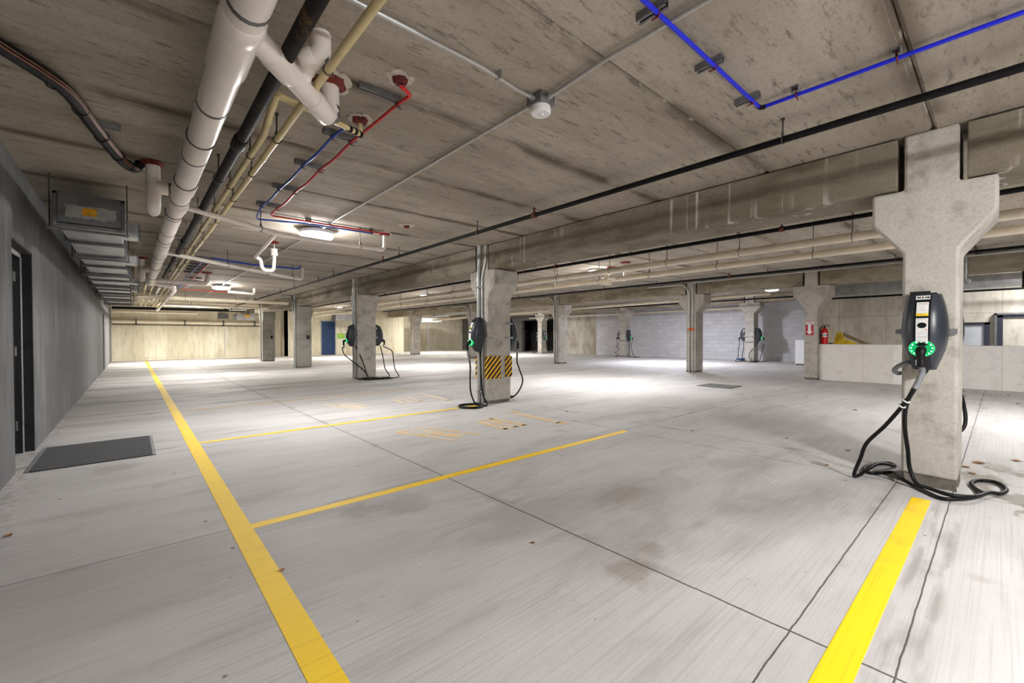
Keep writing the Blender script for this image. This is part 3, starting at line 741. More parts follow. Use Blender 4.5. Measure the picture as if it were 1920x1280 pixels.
def b_plug():
    zc = .165; x = c_x(0, zc)
    p = smooth([(x-.01, 0, zc), (x+.05, 0, zc-.002), (x+.075, 0, zc-.03), (x+.078, .002, zc-.09), (x+.076, .004, zc-.135)], 5)
    rr = [.026, .028, .03, .031, .031, .031, .032, .033, .033, .033, .031, .028, .026, .024, .023, .024, .025, .026, .026, .025, .022][:len(p)]
    return MB().tube(p, rr+[.022]*(len(p)-len(rr)), 14)
def charger(label, col, out, zb, pathA, pathB=None, lit=True, plugged=True, hw=.168, extra=None, text=False, struts=(.23, .5)):
    """col: centre of the pillar face (x, y); out: angle of the outward normal"""
    t = thing('car_charger', label, 'charger', (col[0], col[1], zb), out, 'wall chargers on the pillars')
    shared('shell', b_shell, 'shell', t)
    shared('front_panel', lambda: strip(MB(), -.047, .047, .012, .585, .0032, .004, 6, 24), 'panel', t, 'gloss black centre panel')
    shared('top_cap', lambda: MB().box(BACK-.03, BACK+.07, -.05, .07, .601, .612).box(BACK-.03, BACK+.03, -.09, .03, .606, .63), 'black_matt', t)
    def sub(key, fn, mat, par): return shared(key, fn, mat, par)
    a = shared('upper_sticker', lambda: strip(MB(), -.035, .035, .425, .535, .0045, .0012, 4, 6), 'label', t, 'white sticker with yellow foot')
    sub('yellow_band|1', lambda: strip(MB(), -.035, .035, .425, .446, .0053, .0012, 4, 2), 'yplastic', a)
    b_ = shared('lower_sticker', lambda: strip(MB(), -.035, .035, .222, .408, .0045, .0012, 4, 10), 'label', t, 'long white sticker with dark oval')
    def oval():
        mb = MB(); vs = [mb.bm.verts.new((c_x(.027*math.cos(q), .352+.022*math.sin(q))+.0055, .027*math.cos(q), .352+.022*math.sin(q))) for q in [2*PI*i/24 for i in range(24)]]
        v2 = [mb.bm.verts.new((v.co.x-.0015, v.co.y, v.co.z)) for v in vs]; mb.face(vs); mb.face(v2[::-1])
        for i in range(24): mb.face((vs[i], vs[(i+1) % 24], v2[(i+1) % 24], v2[i]))
        return mb
    sub('card_reader|1', oval, 'panel', b_)
    if text:
        def lines(rows):
            def f():
                mb = MB()
                for y0, y1, z0, z1 in rows: strip(mb, -y1, -y0, z0, z1, .0056, .001, 2, 1)
                return mb
            return f
        sub('print_lines|2', lines([(-.028, .03, .4, .4015), (-.029, .01, .306, .3072), (-.029, .022, .296, .297), (-.029, .02, .29, .291), (-.029, .024, .268, .269), (-.029, .018, .262, .263), (-.029, .022, .256, .257), (-.024, .026, .230, .2315)]), 'ink', b_)
        sub('orange_mark|2', lines([(-.029, -.017, .315, .322), (-.029, -.026, .386, .39), (-.029, -.026, .378, .382), (-.029, -.026, .37, .374)]), 'orange', b_)
        sub('print_lines|3', lines([(-.01, .026, .52, .5215), (-.01, .012, .474, .4755), (-.012, .012, .434, .4365)]), 'ink', a)
        sub('orange_mark|3', lines([(-.025, -.016, .516, .524)]), 'orange', a)
        c_ = shared('name_plate', lambda: strip(MB(), -.042, .04, .556, .588, .0048, .0012, 4, 4), 'label', t, 'white plate with dark blocks')
        sub('print_blocks|1', lines([(-.036, -.022, .566, .579), (-.019, -.012, .566, .579), (-.003, .006, .566, .579), (.014, .022, .566, .579), (.024, .034, .566, .579)]), 'ink_dark', c_)
        shared('small_sticker', lambda: strip(MB(), -.042, -.018, .032, .078, .0048, .0012, 3, 3), 'label', t)
    r = shared('socket_ring|' + str(lit), b_ring, 'ledring' if lit else 'panel', t, 'green glowing ring' if lit else None)
    shared('socket', b_socket, 'ledring' if lit else 'panel', t)
    if lit:
        sub('rim_light|1', b_rim, 'ledrim', r)
        for i in range(11): sub('indicator_light|%d' % i, lambda: b_led(i), 'led', r)
    if plugged: shared('plug', b_plug, 'black', t)
    for k, z in enumerate(struts):
        def st(z=z):
            mb = MB().box(.004, .045, -hw-.015, hw+.015, z, z+.04)
            for sg in (-1, 1):
                mb.box(-.14, .03, sg*(hw+.009)-.004, sg*(hw+.009)+.004, z+.004, z+.036)
                mb.cyl((-.1, sg*(hw+.001), z+.02), (-.1, sg*(hw+.026), z+.02), .008, 8)
            return mb
        shared('mounting_strut|%.2f%.2f' % (z, hw), st, 'galv', t)
    m = wm(t)
    if pathA:
        P = [m @ Vector(p) for p in ([(c_x(0, .16)+.076, .004, .035), (c_x(0, .16)+.072, .006, -.03)] if plugged else [])]+[Vector(p) for p in pathA]
        SP = smooth(P, 6); cb = obj('cable', MB().tube(SP, .0145, 10), 'black', t)
        if plugged:
            obj('sleeve', MB().tube(SP[:11], .0195, 12), 'greycable', cb)
            if text: obj('tag_ring', MB().torus(P[2]+(P[3]-P[2])*.12, .021, .006, P[3]-P[2], 14, 6).torus(P[2]+(P[3]-P[2])*.3, .021, .006, P[3]-P[2], 14, 6), 'label', cb)
    if pathB: obj('cable', MB().tube(smooth(pathB, 6), .0145, 10), 'black', t)
    if extra: extra(t)
    return t

zb = .972
f = .017
A1 = [(4.52, .475, .765), (4.6, .62, .52), (4.66, .75, .34), (4.7, .80, .19), (4.71, .845, .035), (4.78, .825, f), (4.91, .79, f+.03), (5.15, .74, f+.05), (5.38, .66, f), (5.45, .72, f), (5.25, .82, f), (5.02, .835, f), (4.95, .76, f), (5.1, .66, f), (5.0, .61, f+.02), (4.84, .56, f+.03), (4.77, .46, f), (4.66, .38, f), (4.57, .29, f), (4.62, .2, f+.01), (4.73, .12, f+.02), (4.92, .06, f+.022),
      (5.05, .00, f), (5.22, -.03, f), (5.40, .02, f), (5.38, .12, f), (5.22, .16, f), (5.06, .13, f), (4.86, .085, f+.02), (4.68, .14, f+.03), (4.6, .25, f+.03), (4.68, .37, f+.03), (4.75, .45, .05), (4.78, .495, .16), (4.72, .5, .31), (4.63, .51, .52), (4.62, .5, .69), (4.68, .45, .86), (4.76, .395, .975)]
def hook1(t):
    obj('cable_elbow', MB().tube(smooth([(4.84, .46, 1.04), (4.8, .52, 1.02), (4.79, .575, .985), (4.82, .6, .95), (4.9, .59, .925), (4.98, .585, .92)], 6), .018, 10), 'greycable', t)
charger('charcoal car charger glowing green on the face of the nearest pillar', (XA0, .415), PI, zb, A1, text=True, extra=hook1, struts=(.285,))
charger('car charger mostly hidden behind the nearest pillar, one dark edge showing', (XA1, .36), 0, zb,
        [(5.78, .26, .72), (5.7, .225, .58), (5.66, .215, .48), (5.63, .225, .41), (5.6, .27, .35), (5.62, .4, .2), (5.75, .5, .04), (5.95, .55, f), (6.05, .42, f), (5.85, .34, f), (5.7, .48, f)], struts=())
def coil(c, r, n, s=1.0):
    return [(c[0]+(r+.012*(k % 3))*math.cos(2*PI*k/10)*s, c[1]+(r+.012*(k % 3))*math.sin(2*PI*k/10), f+.012*(k//10)) for k in range(n)]
cl = coil((4.46, 6.17), .19, 22)
charger('car charger left of the pillar with striped guards, cable coiled beneath', (XA0, 6.4), PI, .965,
        [(4.6, 6.38, .72), (4.59, 6.37, .5), (4.58, 6.34, .25), (4.6, 6.25, .06)]+cl+[(4.7, 6.05, f), (4.78, 6.14, .06), (4.72, 6.16, .2), (4.68, 6.15, .5), (4.7, 6.2, .75), (4.8, 6.35, .97)])
charger('car charger on the back side of the pillar with striped guards', (XA1, 6.4), 0, .965,
        [(5.78, 6.42, .75), (5.8, 6.38, .6), (5.86, 6.34, .36), (5.8, 6.4, .14), (5.7, 6.5, f), (5.6, 6.68, f), (5.75, 6.75, f), (5.85, 6.6, f)], lit=False)
tangle = [(5.22+.26*math.cos(k*2.4)+.12*math.sin(k*1.3), 11.98+.2*math.sin(k*1.9)+.03*k % .1, f+.01*(k % 4)) for k in range(18)]
charger('car charger left of the tangle pillar, green lit, cable drooping', (XA0, 12.5), PI, .965,
        [(4.5, 12.45, .92), (4.54, 12.4, .73), (4.75, 12.3, .52), (5.02, 12.2, .27), (5.1, 12.12, .1), (5.15, 12.05, f)]+tangle+[(5.1, 12.1, .04), (5.1, 12.22, .2), (5.0, 12.3, .6), (4.86, 12.42, .97)])
tangle2 = [(5.55+.22*math.cos(k*2.1+1)+.1*math.sin(k*1.7), 11.98+.16*math.sin(k*2.3), f+.01*(k % 4)) for k in range(12)]
charger('car charger on the far side of the tangle pillar', (XA1, 12.5), 0, .965,
        [(6.0, 12.42, .8), (6.02, 12.36, .5), (6.04, 12.3, .25), (6.12, 12.2, .03), (5.95, 12.05, f)]+tangle2+[(5.78, 12.15, .08), (5.7, 12.28, .3), (5.68, 12.35, .6), (5.62, 12.42, .97)], lit=False)
for y, la, lb_, k in ((7.85, 'car charger with a dangling green glow, on the shadowed far pillar', 'car charger hidden edge-on at the shadowed far pillar, cable to floor', 0),
                      (14.85, 'green lit car charger on the dark-banded far pillar', 'car charger seen edge-on at the dark-banded far pillar, curly cable', 1),
                      (21.75, 'green lit car charger with its cable wound up, beside the plant room', 'car charger barely showing behind the pillar beside the plant room', 2)):
    yl, yh = y-.2, y+.2; xc = 21.98
    if k == 2:
        A = [(xc, yl-.3, .9), (xc-.05, yl-.3, .6), (xc-.02, yl-.22, .38), (xc+.05, yl-.18, .42), (xc+.02, yl-.24, .8), (xc-.02, yl-.26, .95), (xc-.06, yl-.3, .7), (xc, yl-.25, .55), (xc+.06, yl-.2, .75), (xc, yl-.15, .97)]
    elif k == 0:
        A = [(xc-.04, yl-.36, .8), (xc-.1, yl-.34, .6), (xc-.12, yl-.28, .35), (xc-.2, yl-.25, .12), (xc-.35, yl-.2, f), (xc-.55, yl-.1, f), (xc-.5, yl+.1, f), (xc-.35, yl-.05, f), (xc-.3, yl+.12, .12), (xc-.35, yl+.16, .35), (xc-.24, yl+.06, .6), (xc, yl-.13, .97)]
    else:
        A = [(xc-.05, yl-.3, .75), (xc-.1, yl-.36, .4), (xc-.16, yl-.52, .12), (xc-.3, yl-.75, f), (xc-.25, yl-1.0, f+.02), (xc-.4, yl-.8, f), (xc-.3, yl-.5, f), (xc-.2, yl-.25, f), (xc-.1, yl-.2, .2), (xc, yl-.15, .97)]
    charger(la, (xc, yl), -PI/2, .965, A, hw=.28)
    B = [(xc-.02, yh+.32, .8), (xc-.05, yh+.36, .5), (xc-.1, yh+.34, .25), (xc-.2, yh+.42, .05), (xc-.35, yh+.35, f), (xc-.4, yh+.12, f), (xc-.25, yh+.1, .12), (xc-.15, yh+.14, .35), (xc-.08, yh+.1, .6), (xc, yh+.14, .97)]
    if k == 1: B = [(xc-.02, yh+.26, .7), (xc-.1, yh+.34, .6), (xc-.05, yh+.18, .5), (xc-.15, yh+.1, .42), (xc-.05, yh+.3, .3), (xc-.15, yh+.36, .2), (xc-.05, yh+.16, .1), (xc-.2, yh+.3, f), (xc-.3, yh+.2, f), (xc-.15, yh+.1, f)]
    charger(lb_, (xc, yh), PI/2, .965, B, hw=.28, lit=False)
t = tag(obj('pillar_strap', MB().box(XC0-.012, XC1+.012, 14.85-.215, 14.85+.215, .93, .965), 'band'), 'dark strap buckled round the far pillar with the curly cable', 'strap')
tag(obj('pillar_strap', MB().box(XC0-.012, XC1+.012, 7.85-.215, 7.85+.215, .905, .935), 'band'), 'dark strap buckled round the shadowed far pillar', 'strap')
tag(obj('dustpan', MB().prism([(8.06, .22), (8.46, .30), (8.40, .36), (8.06, .40)], 0, 21.85, 22.1), 'bluedoor', bevel=.01), 'dark blue bin leaning at the foot of the shadowed far pillar', 'bin')
bpy.data.objects['dustpan'].location.z = -.22
bpy.data.objects['dustpan'].name = 'blue_bin'

# corner guards on the second pillar
def guard(label, cx, cy, sx, sy, z0, z1, wx, wy):
    th = .018
    poly = [(cx, cy), (cx-sx*wx, cy), (cx-sx*wx, cy+sy*th), (cx+sx*th, cy+sy*th), (cx+sx*th, cy-sy*wy), (cx, cy-sy*wy)]
    tag(obj('corner_guard', MB().prism(poly, 2, z0, z1), 'hazard', None, .004), label, 'guard', 'striped guards on the pillar')
guard('striped corner guard facing the camera, left front corner of its pillar', XA0, 6.232, -1, -1, .46, .875, .30, .07)
guard('striped corner guard at the right front corner of its pillar', XA1, 6.232, 1, -1, .475, .875, .15, .15)
guard('striped corner guard behind the conduits at the left rear pillar corner', XA0, 6.568, -1, 1, .46, .875, .15, .15)
guard('striped corner guard at the right rear of its pillar', XA1, 6.568, 1, 1, .475, .875, .15, .15)

# conduits climbing the pillars
def conduit_run(label, pts, r=.021, clips=(), group='grey conduits on the pillars', mat='conduit', couplers=(), box=None):
    t = thing('conduit', label, 'conduit', pts[0], 0, group)
    obj('tube', MB().tube(fillet(pts, .12), r, 12), mat, t)
    for c in clips:
        obj('clip', MB().box(c[0]-.035, c[0]+.035, c[1]-.035, c[1]+.035, c[2]-.012, c[2]+.012), 'galv', t, .004)
    for c in couplers: obj('coupler', MB().cyl((c[0], c[1], c[2]-.04), (c[0], c[1], c[2]+.04), r*1.3), 'galv', t)
    if box: obj('connector', MB().box(*box), 'galv_dull', t, .006)
    return t
conduit_run('thick grey conduit on the guarded pillar, bending under the slab', [(4.855, 6.46, .02), (4.855, 6.46, 2.42), (4.83, 6.40, 2.6), (4.83, 6.40, 2.93)], .034, [(4.85, 6.46, 1.48), (4.85, 6.46, 1.2), (4.85, 6.46, .22), (4.85, 6.46, 2.15)], couplers=[(4.855, 6.46, 2.3), (4.83, 6.4, 2.7)])
conduit_run('thin grey conduit on the guarded pillar, beside the thick one', [(4.862, 6.36, .02), (4.862, 6.36, 2.35), (4.87, 6.28, 2.55), (4.87, 6.25, 2.7), (4.87, 6.25, 2.93)], .022, [(4.86, 6.36, 2.15), (4.86, 6.36, .22)])
conduit_run('grey conduit on the cable tangle pillar, outer of the two', [(4.86, 12.58, .02), (4.86, 12.58, 2.4), (4.84, 12.5, 2.6), (4.84, 12.5, 2.93)], .026, [(4.86, 12.58, .95), (4.86, 12.58, 1.9)])
conduit_run('grey conduit on the cable tangle pillar, inner of the two', [(4.86, 12.45, .02), (4.86, 12.45, 2.93)], .022, [(4.86, 12.45, 1.9)])
conduit_run('bright conduit on the pillar before the blue door, leaning at its top', [(4.86, 18.72, .02), (4.86, 18.72, 2.0), (4.84, 18.95, 2.88), (4.6, 19.5, 2.88)], .028, [(4.86, 18.72, .1), (4.86, 18.72, 1.9)])
conduit_run('second conduit on the pillar before the blue door', [(4.86, 18.58, .02), (4.86, 18.58, 2.2), (4.84, 18.62, 2.93)], .024, [(4.86, 18.58, 1.9)])
conduit_run('bright conduit at the edge of the darkest pillar', [(4.86, 24.72, .02), (4.86, 24.72, 2.0), (4.84, 24.9, 2.85), (4.7, 25.4, 2.85)], .03, [(4.86, 24.72, 1.9)])
conduit_run('white conduit on the orange taped pillar, bowing over its beam', [(14.26, 7.06, .02), (14.26, 7.06, 2.75), (14.2, 7.25, 3.0), (14.2, 8.6, 3.0)], .03, [(14.26, 7.06, .2)])
conduit_run('slim conduit on the orange taped pillar', [(14.27, 6.94, .02), (14.27, 6.94, 3.02)], .024, [(14.27, 6.94, .2)])
for yy, l in ((7.06, 'orange tape band on the white conduit'), (6.94, 'orange tape band on the slim conduit')):
    pass
for x, y, z, l in ((14.26, 7.06, 1.46, 'orange tape wrapped on the white conduit of its pillar'), (14.27, 6.94, 1.46, 'orange tape wrapped on the slim conduit of its pillar')):
    tag(obj('tape_band', MB().cyl((x, y, z-.035), (x, y, z+.035), .052), 'orange'), l, 'tape', 'orange tape bands')
conduit_run('conduit on the pillar seen right of the guarded one', [(14.26, 13.33, .02), (14.26, 13.33, 2.75), (14.2, 13.55, 2.98), (14.2, 14.8, 2.98)], .032, [(14.26, 13.33, .2), (14.26, 13.33, 1.4)])
conduit_run('slim conduit on the pillar seen right of the guarded one', [(14.27, 13.2, .02), (14.27, 13.2, 3.0)], .024, [(14.27, 13.2, .2)])
conduit_run('conduit curling down beside the half hidden second row pillar', [(14.26, 19.85, .02), (14.26, 19.85, 2.7), (14.2, 20.1, 2.97), (14.2, 21.5, 2.97)], .035, [(14.26, 19.85, 1.9)])
conduit_run('conduit on the small distant second row pillar', [(14.26, 26.7, .02), (14.26, 26.7, 2.97)], .03)
conduit_run('short conduit drop under the beam beside the low wall', [(14.2, .55, 3.02), (14.2, .55, 2.5), (14.35, .5, 2.46)], .03, mat='galv')
for yc, n, l in ((18.65, 'junction_box', 'small black box on the pillar before the blue door'), (24.65, 'junction_box', 'small black box on the darkest pillar')):
    tag(obj(n, MB().box(5.25, 5.35, yc-.168-.07, yc-.166, 1.15, 1.3), 'black_matt', None, .008), l, 'box', 'small boxes on the pillars')

# ================================================================== overhead plumbing
def hanger(t, x, y, z, r, zt=ZC, rod=.006, ang=0):
    h = obj('hanger', MB().torus((x, y, z), r+.004, .0045, (math.sin(ang), math.cos(ang), 0), 20, 6).box(x-.012, x+.012, y-.006, y+.006, z+r+.002, z+r+.035), 'rod', t)
    obj('rod', MB().cyl((x, y, z+r+.02), (x, y, zt+.03), rod, 8).cyl((x, y, zt-.015), (x, y, zt+.01), .014, 8), 'rod', h)
def pipe(name, label, cat, pts, r, mat, group=None, hang=(), bands=(), sock=(), fil=.06, zt=ZC, n=16, bandr=.003, sag=False, rod=.006):
    t = thing(name, label, cat, pts[0], 0, group)
    obj('pipe_body', MB().tube(smooth(pts, 8) if sag else fillet(pts, fil), r, n), mat, t)
    P = [Vector(p) for p in pts]
    def at(s):                                   # a point and direction at distance s along the run
        for a, b in zip(P, P[1:]):
            L = (b-a).length
            if s <= L or b is P[-1]: return a+(b-a).normalized()*min(s, L), (b-a).normalized()
            s -= L
    for s in hang:
        p, d = at(s); hanger(t, p.x, p.y, p.z, r, zt if not callable(zt) else zt(p.x), rod, math.atan2(d.x, d.y))
    for s in bands:
        p, d = at(s); obj('clamp_band', MB().cyl(p-d*.012, p+d*.012, r+bandr), 'band', t)
    for s, L in sock:
        p, d = at(s)
        obj('socket_fitting', MB().tube([p-d*L/2, p-d*(L/2-.01), p+d*(L/2-.01), p+d*L/2], [r*1.04, r*1.13, r*1.13, r*1.04], n), mat, t)
    return t
def zmid(x): return 2.92+(x-5.19)*.15/9.37
def firestop(label, x, y, z=ZC, r=.06, ring=.1):
    t = thing('firestop_seal', label, 'sealant', (x, y, z), 0, 'red sealant rings at the ceiling'); rnd = random.Random(label)
    rs = []
    for rr, h in ((1.0, .0), (1.0, -.012), (.85, -.03), (.55, -.04), (.3, -.04)):
        rs.append([(x+r*rr*math.cos(2*PI*i/18)*(1+rnd.uniform(-.16, .16)), y+r*rr*math.sin(2*PI*i/18)*(1+rnd.uniform(-.16, .16)), z+h) for i in range(18)])
    obj('sealant', MB().rings(rs), 'firestop', t)
    if ring:
        rs = []
        for rr, h in ((1.0, .0), (.96, -.006), (.5, -.008)):
            rs.append([(x+ring*rr*math.cos(2*PI*i/22)*(1+rnd.uniform(-.2, .2)), y+ring*rr*math.sin(2*PI*i/22)*(1+rnd.uniform(-.2, .2)), z+h) for i in range(22)])
        obj('plaster_ring', MB().rings(rs), 'efflo', t)

ZP = 2.68
XM, RM = .388, .084
PVCG = 'white drain pipes under the slab'
dp = pipe('drain_pipe', 'fat white drain pipe running along the ceiling beside the grey wall', 'pipe', [(XM+.03, -4, 2.70), (XM, 3.0, ZP), (XM-.03, 14.7, 2.66)], RM, 'pvc', PVCG,
          hang=[4.0+3.0-.3+.0, 7.8, 8.95, 10.25, 12.0, 13.6, 15.2, 17.0], bands=[6.15, 6.42, 7.22, 8.22, 9.05, 9.25, 9.6, 10.4, 11.4, 12.3, 13.2, 13.5, 14.2, 15.2, 15.6, 16.4, 17.2, 17.8, 18.3], sock=[(6.3, .12), (9.12, .34), (9.9, .3), (13.35, .4), (15.4, .4), (18.2, .3)], fil=.02, rod=.007)
wy = obj('wye_fitting', MB().tube([(XM, 2.27, ZP+.003), (XM, 2.30, ZP+.003), (XM, 2.72, ZP), (XM, 2.76, ZP)], [.086, .094, .094, .087], 20), 'pvc', dp)
pipe('branch_drain', 'white branch drain forking off the fat pipe, ending in a big elbow', 'pipe', [(XM, 2.30, ZP), (.72, 2.63, ZP-.01), (.985, 2.90, ZP-.02), (.985, 2.93, 2.95)], .058, 'pvc', PVCG,
     bands=[.62, .92, .87], sock=[(.3, .18), (.7, .2)], fil=.13, n=18)
pipe('branch_drain', 'short white riser with an elbow behind the black pipe', 'pipe', [(.72, 2.62, ZP+.01), (.75, 2.55, ZP+.10), (.80, 2.50, ZP+.13), (.80, 2.50, 2.95)], .052, 'pvc', PVCG, fil=.06, sock=[(.12, .08)])
firestop('torn red sealant around the big elbow riser', .985, 2.93, ZC, .105, .15)
pipe('branch_drain', 'white tee branch toward the wall with a capped cleanout below', 'pipe', [(XM, 5.38, ZP+.01), (.165, 5.38, ZP+.01), (.165, 5.38, 2.95)], .057, 'pvc', PVCG, bands=[.1], sock=[(.16, .1)], fil=.07)
o = obj('cleanout', MB().tube([(.165, 5.38, ZP+.02), (.165, 5.38, 2.50), (.165, 5.38, 2.45), (.165, 5.38, 2.42), (.165, 5.38, 2.405)], [.058, .058, .052, .036, .01], 18).tube([(.165, 5.38, 2.62), (.165, 5.38, 2.60)], .062, 18), 'pvc', bpy.data.objects['branch_drain.002'])
firestop('red sealant where the black hose meets the wall side riser', .165, 5.38, ZC, .085, 0)
pipe('branch_drain', 'further white tee branch with cleanout by the duct', 'pipe', [(XM-.02, 11.9, ZP), (.16, 11.95, ZP), (.16, 11.95, 2.95)], .057, 'pvc', PVCG, fil=.07, sock=[(.12, .1)])
obj('cleanout', MB().tube([(.16, 11.95, ZP+.02), (.16, 11.95, 2.50), (.16, 11.95, 2.44), (.16, 11.95, 2.42)], [.058, .058, .045, .01], 18), 'pvc', bpy.data.objects['branch_drain.003'])
firestop('red sealant on the riser beside the end of the duct', .16, 11.95, ZC, .13, 0)
b2 = pipe('branch_drain', 'slim white drain crossing under the glaring lamp with a trap', 'pipe', [(XM, 5.85, ZP-.02), (1.5, 6.38, 2.615), (2.2, 6.5, 2.625), (3.08, 6.62, 2.65), (3.08, 6.62, 2.95)], .030, 'pvc', PVCG, hang=[.95, 2.4], sock=[(1.1, .12), (1.32, .16), (2.75, .1)], fil=.07)
obj('trap', MB().tube(fillet([(1.44, 6.36, 2.62), (1.53, 7.6, 2.62), (1.57, 8.35, 2.60), (1.66, 8.4, 2.575), (1.69, 8.42, 2.40), (1.87, 8.45, 2.40), (1.885, 8.46, 2.62), (1.885, 8.46, 2.7)], .07), .030, 14), 'pvc', b2)
obj('trap_cup', MB().tube([(1.885, 8.46, 2.66), (1.885, 8.46, 2.67), (1.885, 8.46, 2.79), (1.885, 8.46, 2.80)], [.04, .056, .056, .03], 16), 'pvc', b2)
obj('trap_riser', MB().cyl((1.885, 8.46, 2.79), (1.885, 8.46, 2.94), .016), 'galv', b2)
firestop('small red sealant over the white trap cup', 1.885, 8.46, ZC, .08, 0)
firestop('red sealant where the slim drain under the lamp rises', 3.08, 6.62, ZC, .09, .12)
firestop('lone red sealant spot on bare ceiling right of the lamp', 3.12, 5.95, ZC, .05, .12)
pipe('branch_drain', 'second slim white drain crossing beyond the trap', 'pipe', [(XM-.02, 9.25, 2.67), (1.52, 9.95, 2.62), (3.08, 11.15, 2.62), (3.14, 11.3, 2.95)], .034, 'pvc', PVCG, hang=[1.2, 2.2, 3.0], sock=[(1.25, .1), (2.4, .1)], fil=.08)
pipe('branch_drain', 'fat white cross pipe where the long drain ends', 'pipe', [(XM-.03, 14.05, 2.68), (1.5, 14.1, 2.68), (1.56, 14.1, 2.95)], .056, 'pvc', PVCG, sock=[(.5, .1), (1.0, .1)], fil=.07)
pipe('branch_drain', 'white pipe bending diagonally toward the back wall', 'pipe', [(XM-.03, 14.6, 2.66), (.86, 15.0, 2.62), (.93, 16.2, 2.60), (.92, 27.5, 2.56)], .058, 'pvc', PVCG, sock=[(.5, .12), (1.5, .2), (4, .2)], hang=[3, 6, 9], fil=.15)
pipe('branch_drain', 'cream pipe spanning the far bay from the duct to the pillars', 'pipe', [(.1, 18.9, 2.4), (.1, 18.9, 2.6), (1.0, 18.9, 2.6), (4.7, 18.9, 2.58)], .06, 'pvc_cream', PVCG, hang=[1.5, 3.0], sock=[(1.2, .15)], fil=.08)
pipe('branch_drain', 'cream pipe spanning the far bay next to the back wall pipes', 'pipe', [(.9, 23.0, 2.62), (4.8, 23.0, 2.6)], .055, 'pvc_cream', PVCG, hang=[1.0, 2.6])
pipe('branch_drain', 'thin far white pipe elbowing up near the pillar row', 'pipe', [(2.4, 16.9, 2.74), (3.2, 17.2, 2.73), (3.2, 17.2, 2.95)], .04, 'pvc', PVCG, fil=.07)

bp = pipe('iron_pipe', 'black iron pipe beside the fat white drain, rusty near its collar', 'pipe', [(.615, -4, 2.70), (.615, 3.74, 2.70)], .037, 'rusty', 'iron pipes', hang=[], n=16)
obj('collar', MB().tube([(.615, 3.68, 2.70), (.615, 3.70, 2.70), (.615, 3.86, 2.70), (.615, 3.88, 2.70)], [.042, .049, .049, .042], 16), 'rusty', bp)
obj('pipe_body', MB().tube([(.615, 3.74, 2.70), (.60, 10.2, 2.69), (.585, 13.4, 2.69)], .037, 16), 'castiron', bp)
for y in (8.1, 10.2, 11.9): obj('collar', MB().cyl((.602, y, 2.695), (.598, y+.1, 2.695), .045), 'rusty', bp)
for y in (4.75, 6.4, 7.9, 9.3): hanger(bp, .608, y, 2.698, .037)
CG = 'thin cream pipes'
pipe('cream_pipe', 'cream pipe nearest the lamp, passing behind the branch drain', 'pipe', [(.835, -4, 2.73), (.825, 6.0, 2.72), (.80, 13.9, 2.71)], .0225, 'cpvc', CG, hang=[6.48, 7.6, 8.5, 9.45, 10.6, 11.9, 13.2, 14.6, 16], sock=[(8.05, .08), (11.2, .08)], n=14)
pipe('cream_pipe', 'cream pipe with a dog leg, hung next to the black pipe', 'pipe', [(.98, 2.93+.13, 2.755), (.69, 3.0, 2.755), (.705, 3.25, 2.73), (.735, 3.55, 2.72), (.725, 13.9, 2.71)], .0225, 'cpvc', CG, hang=[1.35, 2.3, 3.35, 4.6, 5.9, 7.2, 8.6], sock=[(.3, .06), (.62, .06)], fil=.03, n=14)
t = pipe('valve_stub', 'cream stub with black fittings feeding the blue tube', 'fitting', [(.98, 3.06, 2.755), (1.33, 3.27, 2.80), (1.33, 3.27, 2.94)], .02, 'cpvc', None, fil=.02)
for s in (.27, .33, .39):
    p = Vector((.98, 3.06, 2.755)); d = (Vector((1.33, 3.27, 2.80))-p).normalized()
    obj('fitting_ring', MB().cyl(p+d*s, p+d*(s+.025), .026), 'black', t)
firestop('red sealant over the cream stub by the big elbow', 1.33, 3.27, ZC, .06, .09)
for i, (x, l) in enumerate(((.30, 'cream pipe past the cross pipe, nearest the duct'), (.45, 'cream pipe past the cross pipe, second from the duct'), (.74, 'cream pipe past the cross pipe, third from the duct'), (.86, 'cream pipe past the cross pipe, beside the diagonal white one'))):
    pipe('cream_pipe', l, 'pipe', [(x, 14.2, 2.72), (x, 26+i*.4, 2.7)], .03, 'cpvc', CG, hang=[1, 3.5, 6, 9], n=10)
pipe('iron_pipe', 'silver wrapped pipe among the cream pipes past the cross pipe', 'pipe', [(.6, 14.3, 2.7), (.6, 22, 2.7)], .045, 'galv', 'iron pipes', hang=[1.5, 4], n=12)

def strut_bracket(label, c, L, ang, clampat, drop=.045, mat='firestop', n_=None):
    """short channel fixed to the ceiling"""
    t = thing('strut_bracket', label, 'bracket', c, 0, 'ceiling strut brackets')
    d = Vector((math.cos(ang), math.sin(ang), 0)); e = Vector((-d.y, d.x, 0)); c = Vector(c); z = ZC if c.z > 2.8 else c.z+.03
    cz = Vector((c.x, c.y, ZC-.021))
    mb = MB().obox(cz+Vector((0, 0, .018)), d*L/2, e*.021, (0, 0, .003)).obox(cz+e*.02, d*L/2, e*.0015, (0, 0, .021)).obox(cz-e*.02, d*L/2, e*.0015, (0, 0, .021))
    mb.obox(cz+e*.014-Vector((0, 0, .019)), d*L/2, e*.007, (0, 0, .0015)).obox(cz-e*.014-Vector((0, 0, .019)), d*L/2, e*.007, (0, 0, .0015))
    obj('channel', mb, 'strut', t)
    for p in clampat:
        p = Vector(p)
        k = MB().torus(p, .0135, .004, (e.x, e.y, 0) if True else d, 14, 6).obox(p+Vector((0, 0, -.02))+d*.012, d*.022, e*.003, (0, 0, .003)).obox(p+Vector((0, 0, .022)), d*.003, e*.008, (0, 0, .018))
        obj('clamp', k, mat, t)
    return t
